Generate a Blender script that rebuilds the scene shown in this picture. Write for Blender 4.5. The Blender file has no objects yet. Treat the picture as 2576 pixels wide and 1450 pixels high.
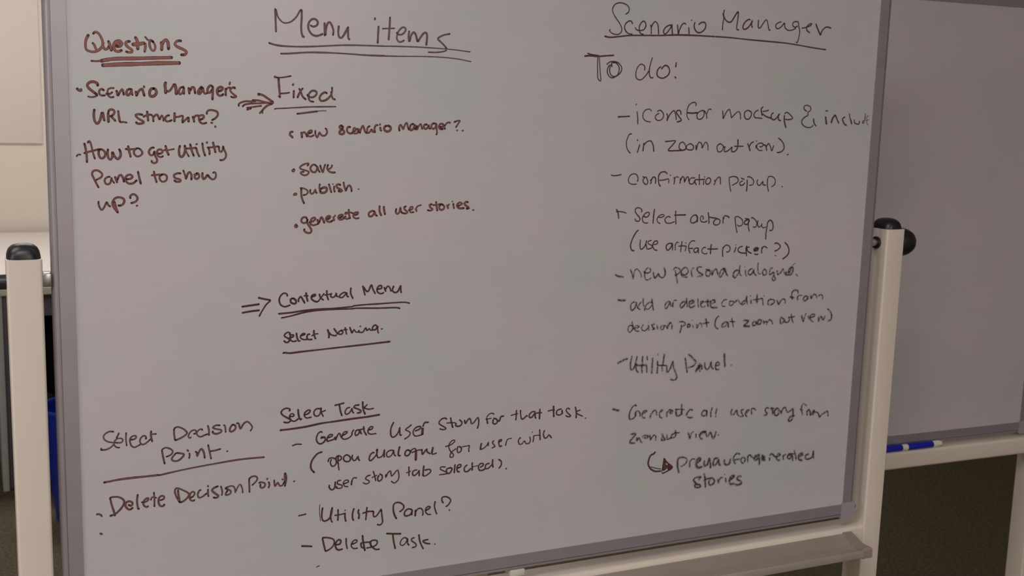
import bpy, bmesh, math, random
from mathutils import Vector, Matrix
random.seed(7)
S = bpy.context.scene
COL = S.collection

# ------------------------------------------------------------------ camera
CAM_Z = 1.45
cam_d = bpy.data.cameras.new('camera')
cam = bpy.data.objects.new('camera', cam_d); COL.objects.link(cam)
cam_d.sensor_width = 36.0
cam_d.lens = 40.53
cam_d.clip_start = 0.05
cam_d.dof.use_dof = True
cam_d.dof.focus_distance = 1.35
cam_d.dof.aperture_fstop = 14.0
cam.matrix_world = Matrix(((0.905003213,0.042184827,-0.423307955,0.0000),(-0.424459958,0.155825576,-0.891937293,0.0000),(0.028335985,0.986883392,0.158928417,1.4500),(0,0,0,1)))
S.camera = cam

# ------------------------------------------------------------------ world, lights, exposure
W = bpy.data.worlds.new('world'); S.world = W; W.use_nodes = True
W.node_tree.nodes['Background'].inputs[0].default_value = (0.9, 0.8, 0.75, 1)
W.node_tree.nodes['Background'].inputs[1].default_value = 0.02
S.view_settings.view_transform = 'Standard'
S.view_settings.look = 'None'
S.view_settings.gamma = 1.0
S.view_settings.use_curve_mapping = False
S.view_settings.exposure = 0.0

CEIL = 2.70
def panel_light(x, y, sx, sy, power, color=(1.0, 0.97, 0.99)):
    ld = bpy.data.lights.new('ceiling_panel_light', 'AREA')
    ld.shape = 'RECTANGLE'; ld.size = sx; ld.size_y = sy
    ld.energy = power; ld.color = color
    lo = bpy.data.objects.new('ceiling_panel_light', ld); COL.objects.link(lo)
    lo.location = (x, y, CEIL - 0.035)
    return lo
# four recessed ceiling panels and, third, an added fill: (x, y, size x, size y, watts)
PANELS = [(0.30, 4.80, 1.2, 0.6, 28.0),
          (-3.30, -0.30, 1.2, 0.6, 60.0),
          (-0.90, 1.60, 1.2, 0.6, 15.0),  # added fill lamp, brightens the inner side of the right post
          (-0.30, 0.00, 1.2, 0.6, 25.0),
          (1.20, -3.20, 1.2, 0.6, 82.0)]
for p in PANELS: panel_light(*p)

# ------------------------------------------------------------------ helpers
def srgb(r, g, b):
    def c(v):
        v /= 255.0
        return v / 12.92 if v <= 0.04045 else ((v + 0.055) / 1.055) ** 2.4
    return (c(r), c(g), c(b), 1.0)

def mat(name, col, rough=0.5, metal=0.0, var=0.0, scale=8.0, col2=None, bump=0.0, bscale=200.0, spec=0.5, coat=0.0):
    m = bpy.data.materials.new(name); m.use_nodes = True
    nt = m.node_tree; b = nt.nodes['Principled BSDF']
    b.inputs['Base Color'].default_value = col
    b.inputs['Roughness'].default_value = rough
    b.inputs['Metallic'].default_value = metal
    b.inputs['Specular IOR Level'].default_value = spec
    b.inputs['Coat Weight'].default_value = coat
    tc = nt.nodes.new('ShaderNodeTexCoord')
    if var or col2:
        n = nt.nodes.new('ShaderNodeTexNoise'); n.inputs['Scale'].default_value = scale
        n.inputs['Detail'].default_value = 4.0
        nt.links.new(tc.outputs['Object'], n.inputs['Vector'])
        r = nt.nodes.new('ShaderNodeValToRGB')
        r.color_ramp.elements[0].position = 0.35; r.color_ramp.elements[1].position = 0.68
        c2 = col2 or tuple(min(1, c * (1 + var)) for c in col[:3]) + (1,)
        c1 = tuple(c * (1 - var) for c in col[:3]) + (1,)
        r.color_ramp.elements[0].color = c1; r.color_ramp.elements[1].color = c2
        nt.links.new(n.outputs['Fac'], r.inputs['Fac'])
        nt.links.new(r.outputs['Color'], b.inputs['Base Color'])
    if bump:
        n2 = nt.nodes.new('ShaderNodeTexNoise'); n2.inputs['Scale'].default_value = bscale
        n2.inputs['Detail'].default_value = 3.0
        nt.links.new(tc.outputs['Object'], n2.inputs['Vector'])
        bp = nt.nodes.new('ShaderNodeBump'); bp.inputs['Strength'].default_value = bump
        bp.inputs['Distance'].default_value = 0.002
        nt.links.new(n2.outputs['Fac'], bp.inputs['Height'])
        nt.links.new(bp.outputs['Normal'], b.inputs['Normal'])
    return m

def link(name, bm, m, parent=None, smooth=True):
    me = bpy.data.meshes.new(name)
    bmesh.ops.recalc_face_normals(bm, faces=bm.faces[:])
    bm.to_mesh(me); bm.free()
    ms = m if isinstance(m, (list, tuple)) else [m]
    for x in ms: me.materials.append(x)
    if smooth:
        for p in me.polygons: p.use_smooth = True
        me.set_sharp_from_angle(angle=math.radians(38))
    o = bpy.data.objects.new(name, me); COL.objects.link(o)
    if parent: o.parent = parent
    return o

def box_bm(x0, x1, y0, y1, z0, z1, bev=0.0, seg=2, bm=None, rot=None):
    own = bmesh.new()
    r = bmesh.ops.create_cube(own, size=1.0)
    for v in own.verts:
        v.co = Vector((x0 + (v.co.x + .5) * (x1 - x0), y0 + (v.co.y + .5) * (y1 - y0), z0 + (v.co.z + .5) * (z1 - z0)))
    if bev: bmesh.ops.bevel(own, geom=own.edges[:], offset=bev, segments=seg, affect='EDGES', profile=0.5)
    if rot: bmesh.ops.transform(own, matrix=rot, verts=own.verts)
    if bm is None: return own
    me = bpy.data.meshes.new('tmp'); own.to_mesh(me); own.free(); bm.from_mesh(me); bpy.data.meshes.remove(me)
    return bm

def prism_bm(profile, axis, a, b, bm=None):
    """closed 2D profile extruded along an axis; profile points are the other two coordinates in x,y,z order"""
    bm = bm or bmesh.new()
    def P(p, t):
        if axis == 'x': return Vector((t, p[0], p[1]))
        if axis == 'y': return Vector((p[0], t, p[1]))
        return Vector((p[0], p[1], t))
    A = [bm.verts.new(P(p, a)) for p in profile]; B = [bm.verts.new(P(p, b)) for p in profile]
    n = len(profile)
    for i in range(n): bm.faces.new((A[i], A[(i + 1) % n], B[(i + 1) % n], B[i]))
    bm.faces.new(A[::-1]); bm.faces.new(B)
    return bm

def rrect(x0, x1, y0, y1, r, seg=5):
    pts = []
    for cx, cy, a0 in ((x1 - r, y1 - r, 0), (x0 + r, y1 - r, 90), (x0 + r, y0 + r, 180), (x1 - r, y0 + r, 270)):
        for i in range(seg + 1):
            a = math.radians(a0 + 90 * i / seg)
            pts.append((cx + r * math.cos(a), cy + r * math.sin(a)))
    return pts

def lathe_bm(prof, axis='z', n=28, center=(0, 0, 0), bm=None):
    """prof: list of (radius, height)"""
    bm = bm or bmesh.new()
    c = Vector(center); rings = []
    for r, h in prof:
        ring = []
        for i in range(n if r > 1e-6 else 1):
            a = 2 * math.pi * i / n
            p = (r * math.cos(a), r * math.sin(a))
            if axis == 'z': v = Vector((p[0], p[1], h))
            elif axis == 'x': v = Vector((h, p[0], p[1]))
            else: v = Vector((p[0], h, p[1]))
            ring.append(bm.verts.new(c + v))
        rings.append(ring)
    for A, B in zip(rings, rings[1:]):
        if len(A) == 1 and len(B) == 1: continue
        for i in range(n):
            j = (i + 1) % n
            if len(A) == 1: bm.faces.new((A[0], B[j], B[i]))
            elif len(B) == 1: bm.faces.new((A[i], A[j], B[0]))
            else: bm.faces.new((A[i], A[j], B[j], B[i]))
    return bm

def thing(name, label, cat, loc=(0, 0, 0), rz=0.0, group=None):
    o = bpy.data.objects.new(name, None); COL.objects.link(o)
    o.location = loc; o.rotation_euler = (0, 0, rz)
    o.empty_display_size = 0.1
    o['label'] = label; o['category'] = cat
    if group: o['group'] = group
    return o

def struct(name, bm, m):
    o = link(name, bm, m, smooth=False); o['kind'] = 'structure'; return o

# ------------------------------------------------------------------ materials
M_wall = mat('wall_paint', srgb(226, 216, 200), 0.85, var=0.02, scale=1.2, bump=0.15, bscale=120)
M_wallboard = mat('wall_board_face', srgb(228, 215, 202), 0.7, var=0.015, scale=1.0)
M_ceil = mat('ceiling_paint', srgb(225, 222, 215), 0.9, var=0.02, scale=2)
M_carpet = mat('carpet', srgb(91, 83, 66), 0.95, col2=srgb(114, 104, 84), var=0.12, scale=90, bump=0.9, bscale=420, spec=0.1)
M_alu = mat('anodised_aluminium', srgb(168, 162, 168), 0.42, metal=0.55, var=0.03, scale=30)
M_cap_plastic = mat('grey_corner_plastic', srgb(158, 150, 154), 0.45, var=0.02, scale=20)
M_cream = mat('cream_powder_coat', srgb(222, 210, 196), 0.38, var=0.015, scale=12, bump=0.05, bscale=500)
M_black = mat('black_plastic', srgb(30, 28, 32), 0.38, var=0.1, scale=20)
M_bracket = mat('pale_nylon', srgb(205, 202, 185), 0.5, var=0.02)
M_steel = mat('steel_pin', srgb(175, 172, 170), 0.3, metal=0.9, var=0.03)
M_tray = mat('tray_aluminium', srgb(186, 176, 164), 0.36, metal=0.5, var=0.03, scale=25)
M_tray_cap = mat('tray_end_plastic', srgb(150, 134, 128), 0.5, var=0.03)
M_table = mat('white_laminate', srgb(235, 226, 218), 0.35, var=0.01, scale=3)
M_edge = mat('cream_edge_band', srgb(222, 214, 196), 0.5, var=0.015)
M_legm = mat('grey_table_metal', srgb(176, 176, 170), 0.5, var=0.03)
M_legd = mat('dark_table_metal', srgb(92, 86, 90), 0.5, var=0.03)
M_fabric = mat('black_upholstery', srgb(17, 16, 17), 0.9, var=0.15, scale=60, bump=0.4, bscale=600, spec=0.2)
M_blue = mat('blue_bin_plastic', srgb(14, 42, 150), 0.42, var=0.06, scale=6)
M_bin2 = mat('black_bin_plastic', srgb(24, 22, 21), 0.5, var=0.08, scale=6)
M_mblue = mat('marker_blue', srgb(22, 32, 175), 0.35, var=0.05)
M_mwhite = mat('marker_white', srgb(225, 218, 205), 0.4, var=0.02)

# dry-erase surface: glossy enamel with faint wiped-off patches
def board_material(name, base, patch, seed):
    m = bpy.data.materials.new(name); m.use_nodes = True
    nt = m.node_tree; b = nt.nodes['Principled BSDF']
    tc = nt.nodes.new('ShaderNodeTexCoord')
    mp = nt.nodes.new('ShaderNodeMapping'); mp.inputs['Location'].default_value = (seed, seed * .7, 0)
    nt.links.new(tc.outputs['Object'], mp.inputs['Vector'])
    n = nt.nodes.new('ShaderNodeTexNoise'); n.inputs['Scale'].default_value = 5.5; n.inputs['Detail'].default_value = 2.5
    nt.links.new(mp.outputs['Vector'], n.inputs['Vector'])
    r = nt.nodes.new('ShaderNodeValToRGB')
    r.color_ramp.elements[0].position = 0.38; r.color_ramp.elements[1].position = 0.66
    r.color_ramp.elements[0].color = base; r.color_ramp.elements[1].color = patch
    nt.links.new(n.outputs['Fac'], r.inputs['Fac'])
    # fine smear streaks left by the eraser
    mp2 = nt.nodes.new('ShaderNodeMapping'); mp2.inputs['Scale'].default_value = (3, 1, 14); mp2.inputs['Rotation'].default_value = (0, 0.5, 0)
    nt.links.new(tc.outputs['Object'], mp2.inputs['Vector'])
    n2 = nt.nodes.new('ShaderNodeTexNoise'); n2.inputs['Scale'].default_value = 4.0; n2.inputs['Detail'].default_value = 5
    nt.links.new(mp2.outputs['Vector'], n2.inputs['Vector'])
    mx = nt.nodes.new('ShaderNodeMix'); mx.data_type = 'RGBA'; mx.blend_type = 'MULTIPLY'; mx.inputs['Factor'].default_value = 0.06
    nt.links.new(r.outputs['Color'], mx.inputs['A']); nt.links.new(n2.outputs['Color'], mx.inputs['B'])
    nt.links.new(mx.outputs['Result'], b.inputs['Base Color'])
    b.inputs['Roughness'].default_value = 0.27
    b.inputs['Specular IOR Level'].default_value = 0.45
    return m
M_board = board_material('dry_erase_surface', srgb(199, 191, 196), srgb(191, 191, 192), 0.0)
M_board2 = board_material('dry_erase_surface_far', srgb(200, 190, 196), srgb(192, 188, 192), 3.1)

def ink_material(name, col, cover, speck, grain=420.0):
    """marker ink; cover = mean opacity, speck = how broken up it is"""
    m = bpy.data.materials.new(name); m.use_nodes = True
    nt = m.node_tree; b = nt.nodes['Principled BSDF']; out = nt.nodes['Material Output']
    tc = nt.nodes.new('ShaderNodeTexCoord')
    n = nt.nodes.new('ShaderNodeTexNoise'); n.inputs['Scale'].default_value = grain; n.inputs['Detail'].default_value = 2.0
    nt.links.new(tc.outputs['Object'], n.inputs['Vector'])
    r = nt.nodes.new('ShaderNodeMapRange')
    r.inputs['From Min'].default_value = 0.3; r.inputs['From Max'].default_value = 0.7
    r.inputs['To Min'].default_value = max(0, cover - speck); r.inputs['To Max'].default_value = min(1, cover + speck)
    nt.links.new(n.outputs['Fac'], r.inputs['Value'])
    b.inputs['Base Color'].default_value = col
    b.inputs['Roughness'].default_value = 0.6
    b.inputs['Specular IOR Level'].default_value = 0.2
    t = nt.nodes.new('ShaderNodeBsdfTransparent'); mx = nt.nodes.new('ShaderNodeMixShader')
    nt.links.new(r.outputs['Result'], mx.inputs['Fac'])
    nt.links.new(t.outputs['BSDF'], mx.inputs[1]); nt.links.new(b.outputs['BSDF'], mx.inputs[2])
    nt.links.new(mx.outputs['Shader'], out.inputs['Surface'])
    return m
# style: (rim material, core material, core width share)
SMEAR = ink_material('ink_smear', srgb(92, 66, 66), 0.16, 0.10, 150.0)
INK = {   # style: rim material, core material, rim width in metres
 'Q': (ink_material('ink_heavy_rim', srgb(88, 48, 44), 0.88, 0.12), ink_material('ink_heavy_core', srgb(150, 98, 90), 0.95, 0.05), .00050),
 'A': (ink_material('ink_brown_rim', srgb(74, 42, 40), 0.90, 0.10), ink_material('ink_brown_core', srgb(134, 84, 80), 0.95, 0.05), .00055),
 'M': (ink_material('ink_clear_rim', srgb(84, 58, 60), 0.80, 0.18), ink_material('ink_clear_core', srgb(140, 106, 110), 0.66, 0.14), .00055),
 'B': (ink_material('ink_plum_rim', srgb(66, 40, 40), 0.90, 0.12), ink_material('ink_plum_core', srgb(130, 88, 87), 0.90, 0.10), .00058),
 'C': (ink_material('ink_dark_rim', srgb(60, 36, 36), 0.88, 0.15), ink_material('ink_dark_core', srgb(104, 62, 60), 0.9, 0.1), .00062),
 'D': (ink_material('ink_thin_rim', srgb(62, 42, 42), 0.85, 0.2), ink_material('ink_thin_core', srgb(98, 66, 64), 0.9, 0.1), .00058),
 'E': (ink_material('ink_worn_rim', srgb(62, 45, 44), 0.42, 0.50, 330.0), ink_material('ink_worn_core', srgb(98, 74, 72), 0.36, 0.36, 330.0), .00066),
}

# ------------------------------------------------------------------ room shell
X_L, X_R, Y_F, Y_B = -4.2, 7.5, -4.0, 6.17
struct('floor', box_bm(X_L, X_R, Y_F, Y_B, -0.06, 0.0), M_carpet)
struct('ceiling', box_bm(X_L, X_R, Y_F, Y_B, CEIL, CEIL + .06), M_ceil)
struct('wall_back', box_bm(X_L - .1, X_R + .1, Y_B, Y_B + .1, -.06, CEIL + .06), M_wall)
struct('wall_front', box_bm(X_L - .1, X_R + .1, Y_F - .1, Y_F, -.06, CEIL + .06), M_wall)
struct('wall_left', box_bm(X_L - .1, X_L, Y_F, Y_B, -.06, CEIL + .06), M_wall)
struct('wall_right', box_bm(X_R, X_R + .1, Y_F, Y_B, -.06, CEIL + .06), M_wall)
struct('baseboard_back', box_bm(X_L, X_R, Y_B - .015, Y_B, 0, .09, bev=.003), M_legd)

# ceiling light fixtures around the area lamps
M_fix = mat('white_fixture_frame', srgb(225, 225, 222), 0.5, var=0.01)
def fixture(x, y, sx, sy, power, place):
    t = thing('ceiling_light', place, 'light', (x, y, CEIL))
    bm = bmesh.new()
    w = .03
    box_bm(-sx/2 - w, sx/2 + w, -sy/2 - w, -sy/2, -.03, 0, bm=bm); box_bm(-sx/2 - w, sx/2 + w, sy/2, sy/2 + w, -.03, 0, bm=bm)
    box_bm(-sx/2 - w, -sx/2, -sy/2, sy/2, -.03, 0, bm=bm); box_bm(sx/2, sx/2 + w, -sy/2, sy/2, -.03, 0, bm=bm)
    link('fixture_frame', bm, M_fix, t, smooth=False)
for p, l in zip(PANELS, ('recessed rectangular ceiling light above the white table',
                         'recessed rectangular ceiling light at the left wall',
                         'rectangular ceiling light added behind the written whiteboard to brighten the right post',
                         'recessed rectangular ceiling light in front of the written whiteboard',
                         'dim recessed rectangular ceiling light at the front right of the room')):
    fixture(*p, l)

# ------------------------------------------------------------------ mobile whiteboards
IW, ZB, ZT = 1.170, 0.9145, 1.7620        # writing area: width, bottom and top height
FW = 0.0243                               # frame width
PIV = 1.3375
PROF = [(0, .0012), (0, -.0012), (.0163, -.0012), (.0166, .0008), (.0173, .0008), (.0176, -.0010), (.0196, -.0006),
        (.0216, .0012), (.0234, .0042), (.0243, .0085), (.0243, .0150), (.0232, .0190), (.0200, .0210), (0, .0210)]

def frame_rail(side, t):
    c = .0035   # where the corner caps take over
    if side == 'left':
        bm = prism_bm([(-u, v) for u, v in PROF], 'z', ZB - FW + c, ZT + FW - c)
    elif side == 'right':
        bm = prism_bm([(IW + u, v) for u, v in PROF], 'z', ZB - FW + c, ZT + FW - c)
    elif side == 'bottom':
        bm = prism_bm([(v, ZB - u) for u, v in PROF], 'x', 0, IW)
    else:
        bm = prism_bm([(v, ZT + u) for u, v in PROF], 'x', 0, IW)
    return link('frame_rail', bm, M_alu, t)

def corner_cap(sx, sz, t):
    # plastic cap over the mitre: rounded outer corner, a little proud of the aluminium
    x_in = -.0035 if sx > 0 else .0035
    X = (IW if sx > 0 else 0); Z = (ZT if sz > 0 else ZB)
    o = FW + .0003; i = .0022; r = .009
    pts = [(-i, -i), (o, -i)]
    for k in range(7):
        a = math.radians(0 + 90 * k / 6)
        pts.append((o - r + r * math.cos(a), o - r + r * math.sin(a)))
    pts.append((-i, o))
    bm = prism_bm([(X + sx * p[0], Z + sz * p[1]) for p in pts], 'y', -.0026, .0226)
    return link('corner_cap', bm, M_cap_plastic, t)

def dome_bm(x0, x1, y0, y1, z, h):
    bm = bmesh.new(); n = 32; rings = []
    cx, cy, rx, ry = (x0 + x1) / 2, (y0 + y1) / 2, (x1 - x0) / 2, (y1 - y0) / 2
    for k, (s, hh) in enumerate(((1, -.004), (1, 0), (.985, .25), (.94, .48), (.84, .70), (.66, .87), (.42, .96), (.18, 1.0))):
        ring = []
        for i in range(n):
            a = 2 * math.pi * i / n
            c, q = math.cos(a), math.sin(a); e = 0.5 + 0.45 * (k / 7)
            x = math.copysign(abs(c) ** e, c); y = math.copysign(abs(q) ** e, q)
            ring.append(bm.verts.new((cx + rx * s * x, cy + ry * s * y, z + (hh if k == 0 else hh * h))))
        rings.append(ring)
    for A, B in zip(rings, rings[1:]):
        for i in range(n): bm.faces.new((A[i], A[(i + 1) % n], B[(i + 1) % n], B[i]))
    bm.faces.new(rings[-1]); bm.faces.new(rings[0][::-1])
    return bm

def make_stand(t, board_mat, rail_top, rail_y0, tray_front, top_l, top_r):
    surf = link('writing_surface', box_bm(-.004, IW + .004, .0006, .020, ZB - .004, ZT + .004), board_mat, t, smooth=False)
    for s in ('left', 'right', 'bottom', 'top'): frame_rail(s, t)
    for sx in (-1, 1):
        for sz in (-1, 1): corner_cap(sx, sz, t)
    for side, x0, x1, top in (('l', -.0715, -.0335, top_l), ('r', 1.2180, 1.2555, top_r)):
        post = link('post', prism_bm(rrect(x0, x1, -.002, .043, .0034), 'z', .185, top), M_cream, t)
        link('post_cap', dome_bm(x0 + .0006, x1 - .0006, -.0012, .0422, top - .0005, .0172), M_black, post)
        # base foot across the post with two castors
        xc = (x0 + x1) / 2
        foot = link('foot', prism_bm(rrect(xc - .022, xc + .022, .160, .200, .006), 'y', -.26, .30), M_cream, t)
        for yy in (-.23, .27):
            bm = lathe_bm([(0, -.011), (.022, -.011), (.025, -.006), (.025, .006), (.022, .011), (0, .011)], 'x', 20, (xc, yy, .1265))
            box_bm(xc - .015, xc - .0115, yy - .012, yy + .012, .12, .1605, bm=bm); box_bm(xc + .0115, xc + .015, yy - .012, yy + .012, .12, .1605, bm=bm)
            lathe_bm([(0, .152), (.014, .152), (.014, .161), (0, .161)], 'z', 14, (xc, yy, 0), bm=bm)
            link('castor', bm, M_black, t)
    # pivots between the posts and the swinging panel
    link('pivot_block', box_bm(-.0345, -.0240, -.0005, .021, PIV - .0112, PIV + .0048, bev=.0016), M_steel, t)
    link('pivot_pin', lathe_bm([(0, 1.193), (.0062, 1.193), (.0062, 1.219), (0, 1.219)], 'x', 20, (0, .0205, PIV + .006)), M_steel, t)
    bm = lathe_bm([(.0066, 1.2175), (.0066, 1.2145), (.0095, 1.2145), (.0100, 1.2160), (.0100, 1.2182), (.0066, 1.2182)], 'x', 28, (0, .0205, PIV + .006))
    link('pivot_ring', bm, M_black, t)
    link('pivot_end', lathe_bm([(0, -.118), (.0078, -.118), (.0087, -.115), (.0087, -.0710), (0, -.0710)], 'x', 24, (0, .0205, PIV - .0065)), M_black, t)
    link('locking_knob', lathe_bm([(0, 1.2545), (.0225, 1.2545), (.0238, 1.2600), (.0236, 1.2680), (.0218, 1.2770), (.0180, 1.2850), (.0120, 1.2910), (.0060, 1.2935), (0, 1.2942)],
                                  'x', 32, (0, .0205, PIV + .0055)), M_black, t)
    # cross rail
    link('cross_rail', prism_bm(rrect(rail_y0, rail_y0 + .043, rail_top - .036, rail_top, .0060), 'x', -.036, 1.2205), M_cream, t)
    # pale clip under the middle of the board
    bm = box_bm(.5700, .5920, .000, .020, ZB - FW - .0085, ZB - FW + .0010, bev=.0008)
    box_bm(.5745, .5800, .004, .016, rail_top - .002, ZB - FW - .0065, bm=bm)
    link('clip', bm, M_bracket, t)
    # pen tray: curved aluminium channel hooked on the rail
    sg = -1 if tray_front else 1
    yb = rail_y0 if tray_front else rail_y0 + .043
    z = rail_top
    outer = [(0, z - .0085), (.006, z - .0115), (.020, z - .0185), (.035, z - .0215), (.046, z - .0205), (.0500, z - .0185),
             (.0515, z - .0215), (.0515, z - .0305), (.0490, z - .0325), (.030, z - .0300), (0, z - .0240)]
    link('pen_tray', prism_bm([(yb + sg * a, b) for a, b in outer], 'x', -.028, 1.176), M_tray, t)
    capp = [(0, z - .0065), (.010, z - .0090), (.030, z - .0165), (.050, z - .0165), (.0530, z - .0190), (.0530, z - .0320), (.0500, z - .0338), (.028, z - .0318), (0, z - .0250)]
    for a, b in ((-.044, -.026), (1.174, 1.1915)):
        link('tray_end_cap', prism_bm([(yb + sg * p, q) for p, q in capp], 'x', a, b), M_tray_cap, t)
    return surf

B1 = (0.106475, 1.401932)
board1 = thing('mobile_whiteboard', 'white mobile whiteboard in the foreground covered with brown marker handwriting', 'whiteboard', (B1[0], B1[1], -.100))
surf1 = make_stand(board1, M_board, .8720, -.0010, True, 1.3585, 1.3665)
link('steel_latch', lathe_bm([(0, -.003), (.003, -.002), (.004, .001), (.003, .004), (0, .0045)], 'y', 14, (1.2040, .010, .9040)), M_steel, board1)

board2 = thing('mobile_whiteboard', 'blank mobile whiteboard standing behind the written one at the right', 'whiteboard',
               (0.81783, 1.71433, -.100), math.radians(-2.1367))
make_stand(board2, M_board2, .8850, -.0170, False, 1.3585, 1.3665)

# ------------------------------------------------------------------ handwriting on the first board (board millimetres / 10)
def catmull(pts, step):
    if len(pts) < 3:
        (x0, y0), (x1, y1) = pts[0], pts[-1]
        n = max(1, int(math.hypot(x1 - x0, y1 - y0) / step))
        return [(x0 + (x1 - x0) * i / n, y0 + (y1 - y0) * i / n) for i in range(n + 1)]
    P = [pts[0]] + pts + [pts[-1]]; out = []
    for i in range(1, len(P) - 2):
        p0, p1, p2, p3 = P[i - 1], P[i], P[i + 1], P[i + 2]
        n = max(2, int(math.hypot(p2[0] - p1[0], p2[1] - p1[1]) / step))
        for k in range(n):
            t = k / n; t2, t3 = t * t, t * t * t
            out.append(tuple(.5 * ((2 * p1[a]) + (-p0[a] + p2[a]) * t + (2 * p0[a] - 5 * p1[a] + 4 * p2[a] - p3[a]) * t2 +
                             (-p0[a] + 3 * p1[a] - 3 * p2[a] + p3[a]) * t3) for a in (0, 1)))
    out.append(tuple(pts[-1])); return out

def ribbon(V, F, Mi, line, w, y, mi, rnd):
    n = len(line); base = len(V); L = []
    for i, (x, z) in enumerate(line):
        a = line[max(0, i - 1)]; b = line[min(n - 1, i + 1)]
        dx, dz = b[0] - a[0], b[1] - a[1]; l = math.hypot(dx, dz) or 1
        L.append((-dz / l, dx / l))
    for (x, z), (nx, nz), j in zip(line, L, rnd):
        h = w * .5 * j
        V.append((x + nx * h, y, z + nz * h)); V.append((x - nx * h, y, z - nz * h))
    for i in range(n - 1):
        k = base + 2 * i
        F.append((k, k + 1, k + 3, k + 2)); Mi.append(mi)
    for e in (0, n - 1):            # round ends
        cx, cz = line[e]; nx, nz = L[e]; s = -1 if e == 0 else 1; h = w * .5 * rnd[e]
        tx, tz = nz * s, -nx * s
        b0 = len(V)
        for k in range(7):
            a = math.pi * k / 6
            V.append((cx + (nx * math.cos(a) + tx * math.sin(a)) * h, y, cz + (nz * math.cos(a) + tz * math.sin(a)) * h))
        F.append(tuple(range(b0, b0 + 7))); Mi.append(mi)

def write(name, label, style, strokes):
    V, F, Mi = [], [], []
    rim, core, edge = INK[style]
    for i, st in enumerate(strokes):
        w = st[0] / 1e4
        pts = [(st[k] / 1e4, st[k + 1] / 1e4) for k in range(1, len(st), 2)]
        line = catmull(pts, .0013)
        if len(line) < 2: continue
        rnd, j = [], 1.0
        for _ in line:
            j = max(.84, min(1.12, j + random.uniform(-.05, .05))); rnd.append(j)
        o = (i % 10) * 8e-6
        ribbon(V, F, Mi, line, w, .00048 - o, 0, rnd)
        if style == 'E': ribbon(V, F, Mi, line, w * 1.9, .00056, 2, rnd)
        cut = max(1, min(len(line) // 5, 2))
        inner = line[cut:-cut] if len(line) > 2 * cut + 1 else line
        ribbon(V, F, Mi, inner, max(w * .22, w - 2 * edge), .00034 - o, 1, rnd[:len(inner)])
    me = bpy.data.meshes.new(name); me.from_pydata(V, [], F); me.update()
    me.materials.append(rim); me.materials.append(core)
    if style == 'E': me.materials.append(SMEAR)
    me.polygons.foreach_set('material_index', Mi)
    o = bpy.data.objects.new(name, me); COL.objects.link(o); o.parent = surf1
    o['label'] = label
    return o

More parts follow.
